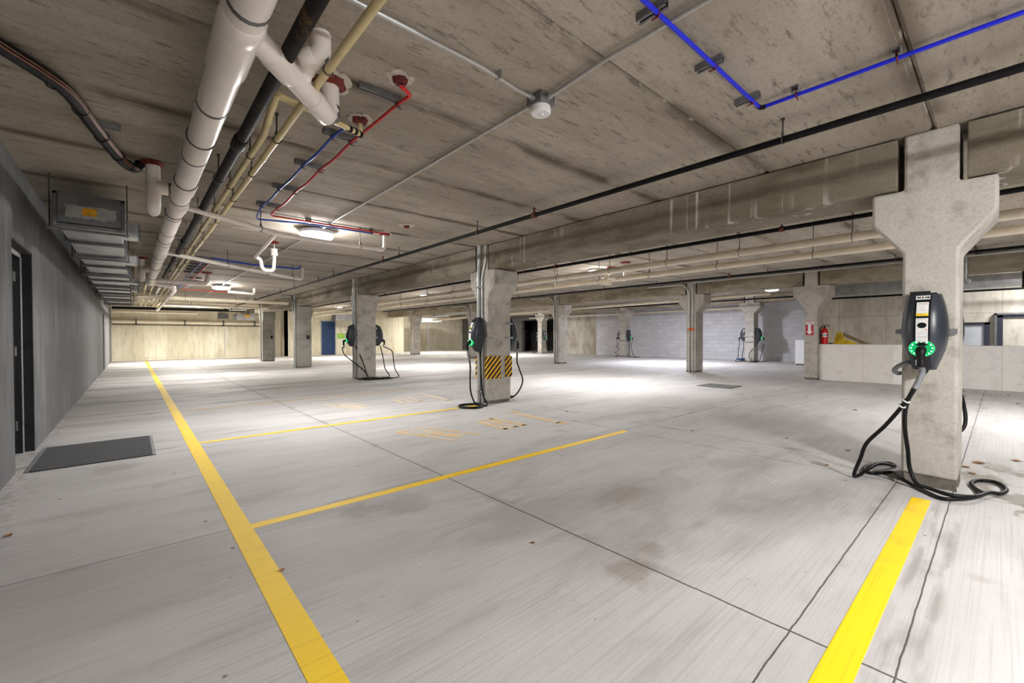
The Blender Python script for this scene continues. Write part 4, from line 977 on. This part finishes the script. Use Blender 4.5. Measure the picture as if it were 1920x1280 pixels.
# red and blue tubes near the lamp
ZT = 2.866
R1 = [(1.415, 2.66, ZT), (1.405, 2.83, ZT), (1.39, 3.14, ZT-.01), (1.385, 3.62, ZT), (1.387, 4.0, ZT-.012), (1.385, 4.4, ZT), (1.387, 4.8, ZT-.014), (1.385, 5.25, ZT), (1.392, 5.65, ZT-.012), (1.39, 6.08, ZT), (1.39, 6.35, ZT)]
tr = thing('water_tube', 'red water tube crossing the brackets toward the lamp', 'tube', R1[0], 0, 'coloured water tubes')
obj('tube_body', MB().tube(smooth(R1, 6)+fillet([(1.39, 6.37, ZT), (1.41, 6.46, ZT), (1.86, 6.46, ZT), (2.4, 6.45, ZT), (3.02, 6.42, ZT-.005)], .03)[1:], .0115, 10), 'red', tr)
obj('elbow', MB().tube(fillet([(1.415, 2.70, ZT), (1.42, 2.64, ZT), (1.36, 2.60, ZT), (1.32, 2.59, 2.87), (1.32, 2.59, 2.918)], .02), .0135, 10), 'red', tr)
obj('fitting_ring', MB().cyl((1.32, 2.59, 2.875), (1.32, 2.59, 2.918), .019), 'black', tr)
firestop('rusty red sealant above the start of the red tube', 1.32, 2.59, ZC, .05, .085)
B1 = [(1.26, 3.34, ZT), (1.235, 3.59, ZT), (1.235, 4.0, ZT-.01), (1.23, 4.4, ZT), (1.23, 4.8, ZT-.01), (1.227, 5.25, ZT), (1.228, 5.6, ZT-.01), (1.225, 6.05, ZT), (1.255, 6.45, ZT), (1.28, 6.66, ZT)]
tb = thing('water_tube', 'blue water tube crossing the brackets toward the lamp', 'tube', B1[0], 0, 'coloured water tubes')
obj('tube_body', MB().tube(smooth(B1, 6)+fillet([(1.285, 6.68, ZT), (1.30, 6.74, ZT-.01), (1.86, 6.56, ZT-.008), (2.4, 6.53, ZT-.008), (2.84, 6.52, ZT-.008)], .03)[1:], .0115, 10), 'blue', tb)
for (y, xs, x0, L, l) in ((2.80, [1.407], 1.28, .30, 'strut bracket at the start of the red tube'), (3.60, [1.235, 1.385], 1.295, .27, 'strut bracket under the big white elbow'), (4.4, [1.23, 1.385], 1.295, .27, 'second strut bracket holding both red and blue tubes'),
                          (5.25, [1.225, 1.385], 1.295, .27, 'third strut bracket holding both red and blue tubes'), (6.06, [1.225, 1.39], 1.295, .27, 'strut bracket just before the tubes turn')):
    strut_bracket(l, (x0, y, ZC), L, 0, [(x, y, ZT) for x in xs], mat='rod')
strut_bracket('small strut clip beside the lamp on the tubes', (1.88, 6.48, ZC), .07, 0, [(1.88, 6.46, ZT)], mat='galv')
strut_bracket('dark strut clip past the lamp on the tubes', (2.78, 6.46, ZC), .06, 0, [(2.78, 6.43, ZT)], mat='castiron')
# royal blue tube, upper right
tb2 = thing('water_tube', 'royal blue water tube making a corner above the nearest pillar', 'tube', (3.385, 1.155, 2.87), 0, 'coloured water tubes')
obj('tube_body', MB().tube(fillet([(1.4, 1.16, 2.872), (3.385, 1.155, 2.872), (3.385, -5, 2.872)], .012, 3), .0125, 12), 'blue2', tb2)
obj('elbow', MB().tube(fillet([(3.35, 1.155, 2.872), (3.385, 1.155, 2.872), (3.385, 1.12, 2.872)], .02, 5), .0155, 12), 'black', tb2)
def xblue(p): return p
for x, l in ((2.0, 'strut bracket on the royal blue tube beside the conduit'), (2.65, 'middle strut bracket on the royal blue tube'), (3.24, 'strut bracket nearest the royal blue corner')):
    strut_bracket(l, (x, 1.19, ZC), .16, PI/2, [(x, 1.158, 2.872)])
for y, l in ((.93, 'strut clip after the royal blue corner'), (.42, 'strut clip on the royal blue tube by the ceiling seam')):
    strut_bracket(l, (3.37, y, ZC), .065, 0, [(3.385, y, 2.872)])
# purple-blue far tube and bracket ladder
pipe('water_tube', 'purple blue tube running behind the white trap', 'tube', [(1.25, 10.6, 2.84), (2.0, 10.95, 2.84), (2.95, 10.95, 2.84), (3.0, 10.95, 2.93)], .02, 'blue', 'coloured water tubes')
for i in range(6):
    strut_bracket('bracket %s of the far bracket ladder behind the cross pipes' % ('one', 'two', 'three', 'four', 'five', 'six')[i], (1.16, 11.0+i*.52, ZC), .34, 0, [])
for i in range(5):
    strut_bracket('bracket %s of the farther bracket ladder past the cross pipe' % ('one', 'two', 'three', 'four', 'five')[i], (1.3, 14.9+i*.8, ZC), .36, 0, [])
pipe('water_tube', 'far blue tube along the bracket ladder', 'tube', [(1.13, 10.9, 2.85), (1.12, 18.2, 2.85)], .015, 'blue', 'coloured water tubes')
pipe('water_tube', 'far red tube along the bracket ladder', 'tube', [(1.27, 10.9, 2.85), (1.27, 18.2, 2.85), (3.0, 18.3, 2.84)], .015, 'red', 'coloured water tubes')
firestop('far red sealant among the bracket ladder', 1.45, 13.6, ZC, .12, 0)
# black insulated hose with copper line, upper left
H = [(-.66, 3.45, 2.86), (-.54, 3.66, 2.86), (-.41, 3.85, 2.86), (-.30, 4.08, 2.86), (-.215, 4.55, 2.86), (-.12, 5.0, 2.85), (-.04, 5.3, 2.84), (.03, 5.42, 2.84), (.07, 5.44, 2.88), (.075, 5.44, 2.918)]
t = thing('insulated_hose', 'black insulated hose with copper lines sagging across the ceiling', 'hose', H[0])
obj('hose_body', MB().tube(smooth(H, 6), .042, 14), 'black', t)
obj('copper_line', MB().tube(smooth([(x+.030, y-.024, z-.022) for x, y, z in H[:-2]], 6), .0042, 8), 'copper', t)
obj('copper_line', MB().tube(smooth([(x+.037, y-.026, z-.006) for x, y, z in H[:-2]], 6), .0036, 8), 'copper', t)
for i in (2, 3, 4, 5, 6):
    a, b = Vector(H[i]), Vector(H[i+1]); p = (a+b)/2; obj('tie', MB().torus(p, .045, .004, b-a, 16, 6), 'black_matt', t)
strut_bracket('strut bracket gripping the black hose', (-.16, 4.62, ZC), .22, 0, [], mat='galv')

# sprinkler mains
SG = 'black sprinkler mains'
def sprinkler(label, x, z, y0, y1, r, hang, heads, zt, red='firestop'):
    t = pipe('sprinkler_main', label, 'pipe', [(x, y0, z), (x, y1, z)], r, 'castiron', SG, hang=[h-y0 for h in hang], zt=zt, n=14)
    for y in heads:
        h = obj('sprinkler_head', MB().cyl((x, y-.03, z), (x, y+.03, z), r*1.35).cyl((x, y, z), (x, y, z+r+.05), .014, 10).lathe((x, y, z+r+.05), [(.02, 0), (.02, .006), (.004, .03)], 12), 'rusthead', t, label='rust brown upright head')
sprinkler('black sprinkler main along the near row of beams', 3.78, 2.755, -6, 28.5, .026, [1.13, 5.05, 7.5, 11, 14.5, 18, 22, 25], [3.87, 8.2, 12.2, 16.2, 20.2], ZC)
sprinkler('black sprinkler main just behind the near row of beams', 7.0, 2.77, -6, 28, .03, [.6, 2.7, 4.6, 7.5, 11, 14.5], [2.1, 6.5, 10.8, 15], zmid(7.0))
sprinkler('black sprinkler main hugging the second row of beams', 12.9, 2.94, -6, 28, .032, [1.6, 4.2, 7.5, 11, 14], [.6, 5.2, 9.6, 14.2], zmid(12.9))
sprinkler('black sprinkler line in front of the block wall', 20.3, 2.83, 4.6, 24, .035, [7, 10.5, 14, 18], [6.5, 12], 3.16)
pipe('sprinkler_main', 'black sprinkler main crossing in front of the back wall', 'pipe', [(-.75, 28.9, 2.70), (6.0, 28.9, 2.74)], .07, 'castiron', SG, hang=[2.0, 4.2], rod=.01)
pipe('sprinkler_main', 'black line along the ramp wall above its framed openings', 'pipe', [(17.6, -6, 2.47), (17.6, 4.1, 2.47)], .03, 'castiron', SG, hang=[6.5, 9.0], zt=3.1)
# paired cream pipes, middle bay
BG = 'paired cream drain pipes'
def zb_(x): return zmid(x)
pb = pipe('cream_drain', 'upper thicker cream pipe of the pair crossing the middle bay', 'pipe', [(7.6, -6, 2.64), (7.6, 27, 2.58)], .062, 'pvc_cream', BG, hang=[7.4, 8.9, 10.2, 11.5, 13, 14.5, 16, 17.5, 19, 21, 23, 25], sock=[(7.0, .2), (11.0, .35), (9.0, .1), (16.5, .25)], zt=zmid(7.6))
ps = pipe('cream_drain', 'lower thinner cream pipe of the pair crossing the middle bay', 'pipe', [(8.15, -6, 2.55), (8.15, 27, 2.46)], .055, 'pvc_cream', BG, hang=[8.0, 9.5, 10.9, 12.2, 13.6, 15, 16.6, 18.2, 20, 22, 24], sock=[(10.3, .08), (12.4, .3), (15.6, .1)], zt=zmid(8.15))
for y, p, x, z, l in ((6.55, pb, 9.1, 2.62, 'red sealant on the first riser over the paired cream pipes'), (5.85, pb, 8.7, 2.62, 'red sealant on the second riser over the paired cream pipes')):
    obj('riser', MB().tube(fillet([(x-1.0, y-.2, z-.1), (x, y, z-.05), (x, y, 3.02)], .1), .05, 14), 'pvc_cream', p)
    firestop(l, x, y, zmid(x), .12, 0)
pipe('cream_drain', 'cream pipe in the far bay under the second row of beams', 'pipe', [(15.6, 5, 2.62), (15.6, 26, 2.36)], .06, 'pvc_cream', BG, hang=[2, 5, 8, 11, 14], sock=[(4, .2), (8, .2)], zt=3.09)
pipe('conduit', 'thin silver conduit along the second row of beams', 'conduit', [(14.2, -6, 3.03), (14.2, 6.9, 3.03)], .022, 'conduit', 'ceiling conduits')

# ceiling conduits and the motion sensor
pipe('conduit', 'grey ceiling conduit running from the sensor back to both lamps', 'conduit', [(2.14, 2.22, 2.885), (2.17, 6.8, 2.885), (2.15, 16.3, 2.885), (2.15, 25.4, 2.885)], .0135, 'conduit', 'ceiling conduits', fil=.02, n=10)
pipe('conduit', 'grey ceiling conduit from the sensor toward the royal blue tube', 'conduit', [(2.17, -5, 2.885), (2.12, 1.6, 2.885), (2.155, 1.98, 2.885), (2.155, 2.06, 2.885)], .0135, 'conduit', 'ceiling conduits', fil=.08, n=10)
pipe('conduit', 'grey ceiling conduit from the sensor over the cream pipe', 'conduit', [(-.78, 2.10, 2.885), (1.6, 2.10, 2.885), (1.95, 2.14, 2.885), (2.07, 2.14, 2.885)], .0135, 'conduit', 'ceiling conduits', fil=.08, n=10)
t = thing('motion_sensor', 'round white motion sensor on a grey box where conduits cross', 'sensor', (2.155, 2.14, 2.92))
obj('box', MB().box(2.085, 2.225, 2.07, 2.21, 2.845, 2.92), 'galv_dull', t, .006)
for a in (0, PI/2, PI, -PI/2):
    if a == 0: continue
    obj('connector', MB().cyl((2.155+.07*math.cos(a), 2.14+.07*math.sin(a), 2.885), (2.155+.1*math.cos(a), 2.14+.1*math.sin(a), 2.885), .02), 'galv', t)
obj('sensor_body', MB().lathe((2.155, 2.14, 2.845), [(.02, 0), (.066, 0), (.07, -.01), (.07, -.04), (.062, -.05), (.02, -.052)], 28), 'white', t)
obj('sensor_lens', MB().lathe((2.155, 2.14, 2.793), [(.024, .004), (.024, 0), (.018, -.008), (.004, -.011)], 18), 'label', t)
for x, y, l in ((1.75, 2.11, 'clip on the conduit over the cream pipe'),):
    tag(obj('conduit_clip', MB().box(x-.008, x+.008, y-.025, y+.025, 2.866, 2.92), 'galv'), 'small clip on the conduit between cream pipe and sensor', 'clip')

# ================================================================== ducts
t = thing('air_duct', 'galvanised air duct hung along the grey wall, orange sticker on its end', 'duct', (-.32, 6.3, 2.37))
dx0, dx1, dz0, dz1 = -.56, -.075, 2.385, 2.70
ys = [6.3, 7.35, 8.5, 9.65, 10.8, 11.95, 13.1, 14.2, 15.3, 16.4, 17.5, 18.6, 19.7, 20.7]
for i, (a, b) in enumerate(zip(ys, ys[1:])):
    ex = .16 if i >= 4 else 0
    mb = MB().box(dx0-ex*.4, dx1+ex*.25, a+.02, b-.02, dz0+.02, dz1)
    # cross-broken bottom
    o = obj('duct_section', mb, 'galv', t, .003)
for i, y in enumerate(ys):
    ex = .16 if i >= 4 else 0
    x0, x1 = dx0-ex*.4, dx1+ex*.25
    fl = MB().box(x0-.03, x1+.03, y-.022, y+.022, dz0-.012, dz0+.022).box(x0-.03, x0+.004, y-.022, y+.022, dz0, dz1+.02).box(x1-.004, x1+.03, y-.022, y+.022, dz0, dz1+.02).box(x0-.03, x1+.03, y-.022, y+.022, dz1-.01, dz1+.02)
    obj('flange', fl, 'galv_dull', t, .003)
    obj('corner_bolt', MB().cyl((x0-.012, y-.03, dz0+.01), (x0-.012, y+.03, dz0+.01), .01, 8).cyl((x1+.012, y-.03, dz0+.01), (x1+.012, y+.03, dz0+.01), .01, 8), 'galv', t)
obj('end_cap', MB().box(dx0+.005, dx1-.005, 6.276, 6.3, dz0+.03, dz1), 'galv_dull', t, .004)
rnd = random.Random(3); n = 40; pts = []
for i in range(n):
    a = i/n
    if a < .4: p = (-.50+.38*(a/.4), 2.475)
    elif a < .5: p = (-.12, 2.475+.125*((a-.4)/.1))
    elif a < .9: p = (-.12-.38*((a-.5)/.4), 2.60)
    else: p = (-.50, 2.60-.125*((a-.9)/.1))
    pts.append((p[0]+rnd.uniform(-.012, .012), p[1]+rnd.uniform(-.008, .008)))
cap = obj('sealant_patch', MB().prism(pts, 1, 6.2735, 6.2755), 'patch', t, label='rough grey sealant patch')
st_ = obj('sticker', MB().box(-.375, -.265, 6.271, 6.273, 2.505, 2.585), 'sticker_o', t, label='orange sticker reading 2.0')
text_mesh('printed_number', '2.0', .045, 'yellow_ink', Matrix.Translation((-.295, 6.2705, 2.545)) @ Matrix.Rotation(PI/2, 4, 'X'), st_)
for y in (6.4, 8.6, 10.9, 13.2, 15.4, 17.6, 19.8):
    ex = .06 if y > 10.85 else 0
    h = obj('trapeze', MB().box(dx0-.08-ex, dx1+.06+ex, y-.02, y+.02, dz0-.03, dz0-.008), 'strut', t)
    obj('rod', MB().cyl((dx0-.06-ex, y, dz0-.035), (dx0-.06-ex, y, ZC-.002), .006, 8), 'rod', h)
    obj('rod', MB().cyl((dx1+.045+ex, y, dz0-.035), (dx1+.045+ex, y, ZC-.002), .006, 8), 'rod', h)
for y, l in ((6.75, 'damper'), (9.2, 'damper'), (12.6, 'damper'), (14.6, 'damper')):
    x0 = dx1+(.045 if y > 10 else 0)
    d = obj('damper_box', MB().box(x0-.01, x0+.15, y, y+.28, 2.42, 2.56), 'galv', t, .004)
    obj('damper_flange', MB().box(x0+.145, x0+.16, y-.02, y+.3, 2.38, 2.58), 'galv_dull', d)
obj('insulation_wrap', MB().box(dx1+.03, dx1+.12, 11.3, 11.9, 2.44, 2.62), 'insul', t, .01)
t = thing('air_duct', 'galvanised duct under the beam behind the low wall', 'duct', (16.0, 0, 2.4))
for a, b in ((-7, -3), (-2.96, -.9), (-.86, 1.4), (1.44, 3.4)): obj('duct_section', MB().box(15.8, 16.3, a, b, 2.42, 2.73), 'galv', t, .004)
for y in (-2.98, -.88, 1.42): obj('flange', MB().box(15.77, 16.33, y-.025, y+.025, 2.39, 2.76), 'galv_dull', t)
obj('hose_clamp', MB().box(15.76, 16.34, -.42, -.3, 2.37, 3.1), 'castiron', t)
def unit(label, x, y, z0, z1, w_, d_, stick=True, name='unit_heater'):
    t = thing(name, label, 'unit', (x, y, z0), 0, 'grey boxes under the ceiling')
    obj('casing', MB().box(x-w_/2, x+w_/2, y-d_/2, y+d_/2, z0, z1), 'galv', t, .01)
    obj('flange', MB().box(x-w_/2-.02, x-w_/2+.03, y-d_/2-.02, y+d_/2+.02, z0-.02, z1+.02), 'galv_dull', t)
    if stick: obj('sticker', MB().box(x-.02, x+.25*w_, y-d_/2-.004, y-d_/2, z0+(z1-z0)*.45, z0+(z1-z0)*.85), 'sticker_o', t, label='orange sticker')
    for sx in (-1, 1): obj('rod', MB().cyl((x+sx*w_*.4, y, z1), (x+sx*w_*.4, y, zmid(x) if x > 5.2 else ZC), .01, 8), 'rod', t)
unit('grey duct box with orange sticker below the black main, before the back wall', 4.7, 28.0, 2.2, 2.5, .9, .6)
unit('grey duct box with orange sticker beside the darkest pillar top', 5.7, 27.2, 2.25, 2.5, .6, .5)
unit('grey duct box above the black main at the back', 4.2, 26.6, 2.62, 2.88, .7, .5)
unit('galvanised box hung between the tangle pillar and back wall', 10.6, 28.6, 2.3, 2.66, 1.6, .7, False)
unit('galvanised duct box high before the cast back wall', 17.5, 30.0, 2.35, 2.65, 2.2, .7, False)
pipe('silver_duct', 'round silver duct glinting above the small distant pillar', 'duct', [(15.0, 25.0, 2.62), (15.6, 21.5, 2.75)], .11, 'galv', None, hang=[1.0, 2.5], zt=3.09)

# back wall pipework
pipe('cream_drain', 'cream pipe clamped level across the back wall', 'pipe', [(-.78, 30.1, 2.06), (6.2, 30.1, 2.03)], .085, 'pvc_cream', BG, sock=[(4.4, .25), (2.5, .15)])
pipe('conduit', 'thin dark conduit under the cream pipe on the back wall', 'conduit', [(-.78, 30.24, 1.9), (6.2, 30.24, 1.88)], .02, 'rod', 'ceiling conduits')
for x, l in ((.15, 'first'), (2.2, 'second'), (4.0, 'third'), (5.6, 'fourth')):
    tag(obj('wall_bracket', MB().box(x-.03, x+.03, 30.0, 30.3, 1.86, 2.2), 'rod'), '%s clamp from the grey wall holding the cream back wall pipe' % l, 'bracket', 'clamps on the back wall pipe')
pipe('cream_drain', 'short cream pipe high on the back wall below the black main', 'pipe', [(-.75, 29.6, 2.55), (2.7, 29.6, 2.55), (2.8, 29.6, 2.7), (2.8, 29.6, 2.93)], .06, 'pvc_cream', BG, fil=.1)
for z, y, l in ((2.78, 26.5, 'cream pipe under the ceiling before the back wall, lowest'), (2.84, 25.4, 'cream pipe under the ceiling before the back wall, middle'), (2.80, 24.4, 'cream pipe under the ceiling before the back wall, nearest')):
    pipe('cream_drain', l, 'pipe', [(.9, y, z), (4.7, y, z)], .06, 'pvc_cream', BG, hang=[1, 2.6])
t = thing('junction_box', 'grey box with a white conduit dropping down the back wall', 'box', (4.0, 30.2, 2.5), 0, 'small boxes on the pillars')
obj('box_body', MB().box(3.75, 4.25, 30.12, 30.3, 2.32, 2.6), 'galv_dull', t, .01)
obj('drop_conduit', MB().cyl((4.05, 30.25, .1), (4.05, 30.25, 2.34), .03), 'label', t)
conduit_run('pale pipe standing on the cast back wall in the gap', [(17.6, 30.25, .02), (17.6, 30.25, 2.4)] if False else [(19.5, 33.3, .02), (19.5, 33.3, 2.7)], .09, mat='label')

# ================================================================== back wall door, green sign
d = steel_door(3, 9.5, 10.5, 2.33, 0, 'bluedoor', '')
d.rotation_euler = (0, 0, -PI/2); d.location = (0, YB-.0, 0)
for ch in (d,): pass
bpy.context.view_layer.update()


d.location = (0, YB-.012, 0)
t = thing('wall_sign', 'bright green sign on the back wall beside the blue door', 'sign', (10.95, YB, 1.3))
obj('sign_board', MB().box(10.62, 11.12, YB-.012, YB, 1.13, 1.45), 'green_sign', t, .002)
mb = MB()
for z in (1.36, 1.30, 1.24): mb.box(10.70, 11.04-.05*(z < 1.3), YB-.014, YB-.012, z-.012, z+.012)
obj('print_lines', mb, 'yellow_ink', t)
t = thing('fire_sign', 'red and white fire sign with a downward arrow on its pillar', 'sign', (XB0, 3.58, 1.44))
sx = XB0-.004
obj('sign_board', MB().box(sx, XB0, 3.49, 3.675, 1.25, 1.66), 'signred', t, .001)
obj('header', MB().box(sx-.0012, sx, 3.492, 3.673, 1.55, 1.645), 'white', t)
obj('arrow', MB().prism([(3.545, 1.565), (3.545, 1.36), (3.505, 1.36), (3.5825, 1.262), (3.66, 1.36), (3.62, 1.36), (3.62, 1.565)], 0, sx-.0012, sx), 'white', t)
mw = Matrix.Translation((sx-.002, 3.5825, 1.597)) @ Matrix(((0, 0, -1, 0), (-1, 0, 0, 0), (0, 1, 0, 0), (0, 0, 0, 1)))
text_mesh('lettering', 'FIRE', .078, 'signred', mw, t)
t = thing('fire_extinguisher', 'red fire extinguisher hung on the side of the fire sign pillar', 'extinguisher', (14.55, 3.3, 1.0))
ex, ey = 14.55, 3.29
obj('cylinder', MB().lathe((ex, ey, .92), [(.01, 0), (.07, .0), (.082, .015), (.082, .44), (.07, .49), (.04, .52), (.03, .53), (.02, .535)], 26), 'extred', t)
obj('label_panel', MB().prism([(ex+.0835*math.cos(a), ey+.0835*math.sin(a)) for a in [PI*.86+PI*.42*i/8 for i in range(9)]]+[(ex+.0815*math.cos(a), ey+.0815*math.sin(a)) for a in [PI*1.28-PI*.42*i/8 for i in range(9)]], 2, 1.2, 1.31), 'white', t)
obj('band', MB().cyl((ex, ey, 1.245), (ex, ey, 1.265), .084, 26), 'black', t)
v = obj('valve', MB().cyl((ex, ey, 1.45), (ex, ey, 1.51), .022).obox((ex-.02, ey-.05, 1.53), (.012, 0, 0), (0, .085, .012), (0, 0, .008)).obox((ex-.02, ey-.055, 1.49), (.012, 0, 0), (0, .07, -.012), (0, 0, .006)), 'black', t)
obj('hose', MB().tube(smooth([(ex, ey+.02, 1.49), (ex-.04, ey+.075, 1.47), (ex-.06, ey+.09, 1.36), (ex-.06, ey+.09, 1.05), (ex-.06, ey+.085, .98)], 6), .012, 10), 'black', t)
obj('wall_hook', MB().box(ex-.02, ex+.02, ey+.08, 3.39, 1.2, 1.26), 'black', t)
t = thing('broom', 'upturned broom with pale handle behind the low wall', 'broom', (15.1, 3.27, 0))
obj('handle', MB().cyl((15.1, 3.27, .95), (15.16, 3.25, 1.56), .013, 10), 'wood', t)
obj('head', MB().lathe((15.1, 3.27, .93), [(.02, .10), (.06, .09), (.095, .03), (.1, -.05), (.08, -.1)], 20), 'navy', t)
obj('lower_handle', MB().cyl((15.1, 3.27, 0), (15.1, 3.27, .86), .013, 10), 'wood', t)
t = thing('barricade', 'yellow folding barricade behind the low wall with a plank against it', 'barricade', (15.6, 2.9, 0))
for y0, y1 in ((3.5, 3.16), (2.55, 3.10)):
    for xx in (15.36, 15.62):
        p, q = Vector((xx, y0, 0)), Vector((15.49, y1, 1.26))
        obj('leg', MB().obox((p+q)/2, (q-p)/2, (.02, 0, 0), Vector((0, .05, .03))), 'yplastic', t, .008)
obj('hinge_block', MB().box(15.42, 15.56, 3.07, 3.20, 1.20, 1.33), 'yplastic', t, .006)
obj('board', MB().prism([(3.30, .86), (3.26, 1.04), (3.14, 1.22), (2.98, 1.12), (2.80, 1.06), (2.66, .98), (2.66, .86)], 0, 15.37, 15.40), 'yplastic', t, .004)
tag(obj('weathered_plank', MB().obox((15.66, 1.94, .66), (.05, 0, 0), Vector((0, 1.165, .63)), Vector((0, -.02, .04))), 'plank', None, .004), 'grey weathered plank sloping off the yellow barricade', 'plank')
t = thing('utility_cabinet', 'white upright cabinet by the block wall, half behind the fire sign pillar', 'cabinet', (21.2, 5.5, 0))
obj('cabinet_body', MB().box(20.95, 21.5, 5.2, 5.76, .04, 1.05), 'white', t, .012)
obj('cabinet_door', MB().box(20.93, 20.95, 5.21, 5.75, .06, 1.04), 'white', t, .006)
obj('plinth', MB().box(20.98, 21.48, 5.22, 5.74, 0, .04), 'black_matt', t)
obj('handle', MB().box(20.91, 20.93, 5.25, 5.27, .5, .66), 'galv', t)
# plant room
t = thing('air_handler', 'beige cabinet air handler standing on pallets in the dark plant room', 'unit', (26.3, 28.6, 0))
obj('casing', MB().box(26.0, 26.7, 28.2, 29.2, .2, 1.75), 'beige', t, .015)
obj('access_panel', MB().box(25.985, 26.0, 28.28, 29.12, .3, 1.6), 'beige', t, .006)
obj('flue', MB().cyl((26.35, 28.7, 1.74), (26.35, 28.7, 3.1), .12, 16), 'galv_dull', t)
t = thing('air_handler', 'grey steel air handler next to the beige one in the plant room', 'unit', (26.6, 27.3, 0))
obj('casing', MB().box(26.3, 27.1, 26.6, 28.0, .2, 1.6), 'galv_dull', t, .015)
obj('duct_riser', MB().box(26.5, 26.9, 27.0, 27.5, 1.6, 3.1), 'galv_dull', t, .01)
for y0, l in ((28.1, 'wooden pallet under the beige air handler'), (26.5, 'wooden pallet under the grey air handler')):
    t = thing('pallet', l, 'pallet', (26.5, y0, 0), 0, 'pallets in the plant room')
    mb = MB()
    for i in range(7): mb.box(25.95+i*.2, 26.1+i*.2, y0, y0+1.3, .12, .15)
    obj('deck_slats', mb, 'palletwood', t)
    mb = MB()
    for i in range(3): mb.box(25.95, 27.3, y0+.02+i*.58, y0+.12+i*.58, 0, .12)
    obj('bearer_slats', mb, 'palletwood', t)
pipe('cream_drain', 'pale pipe above the plant room opening', 'pipe', [(22.9, 8.5, 2.62), (22.9, 24, 2.6)], .05, 'pvc_cream', BG, hang=[3, 7, 11], zt=3.16)
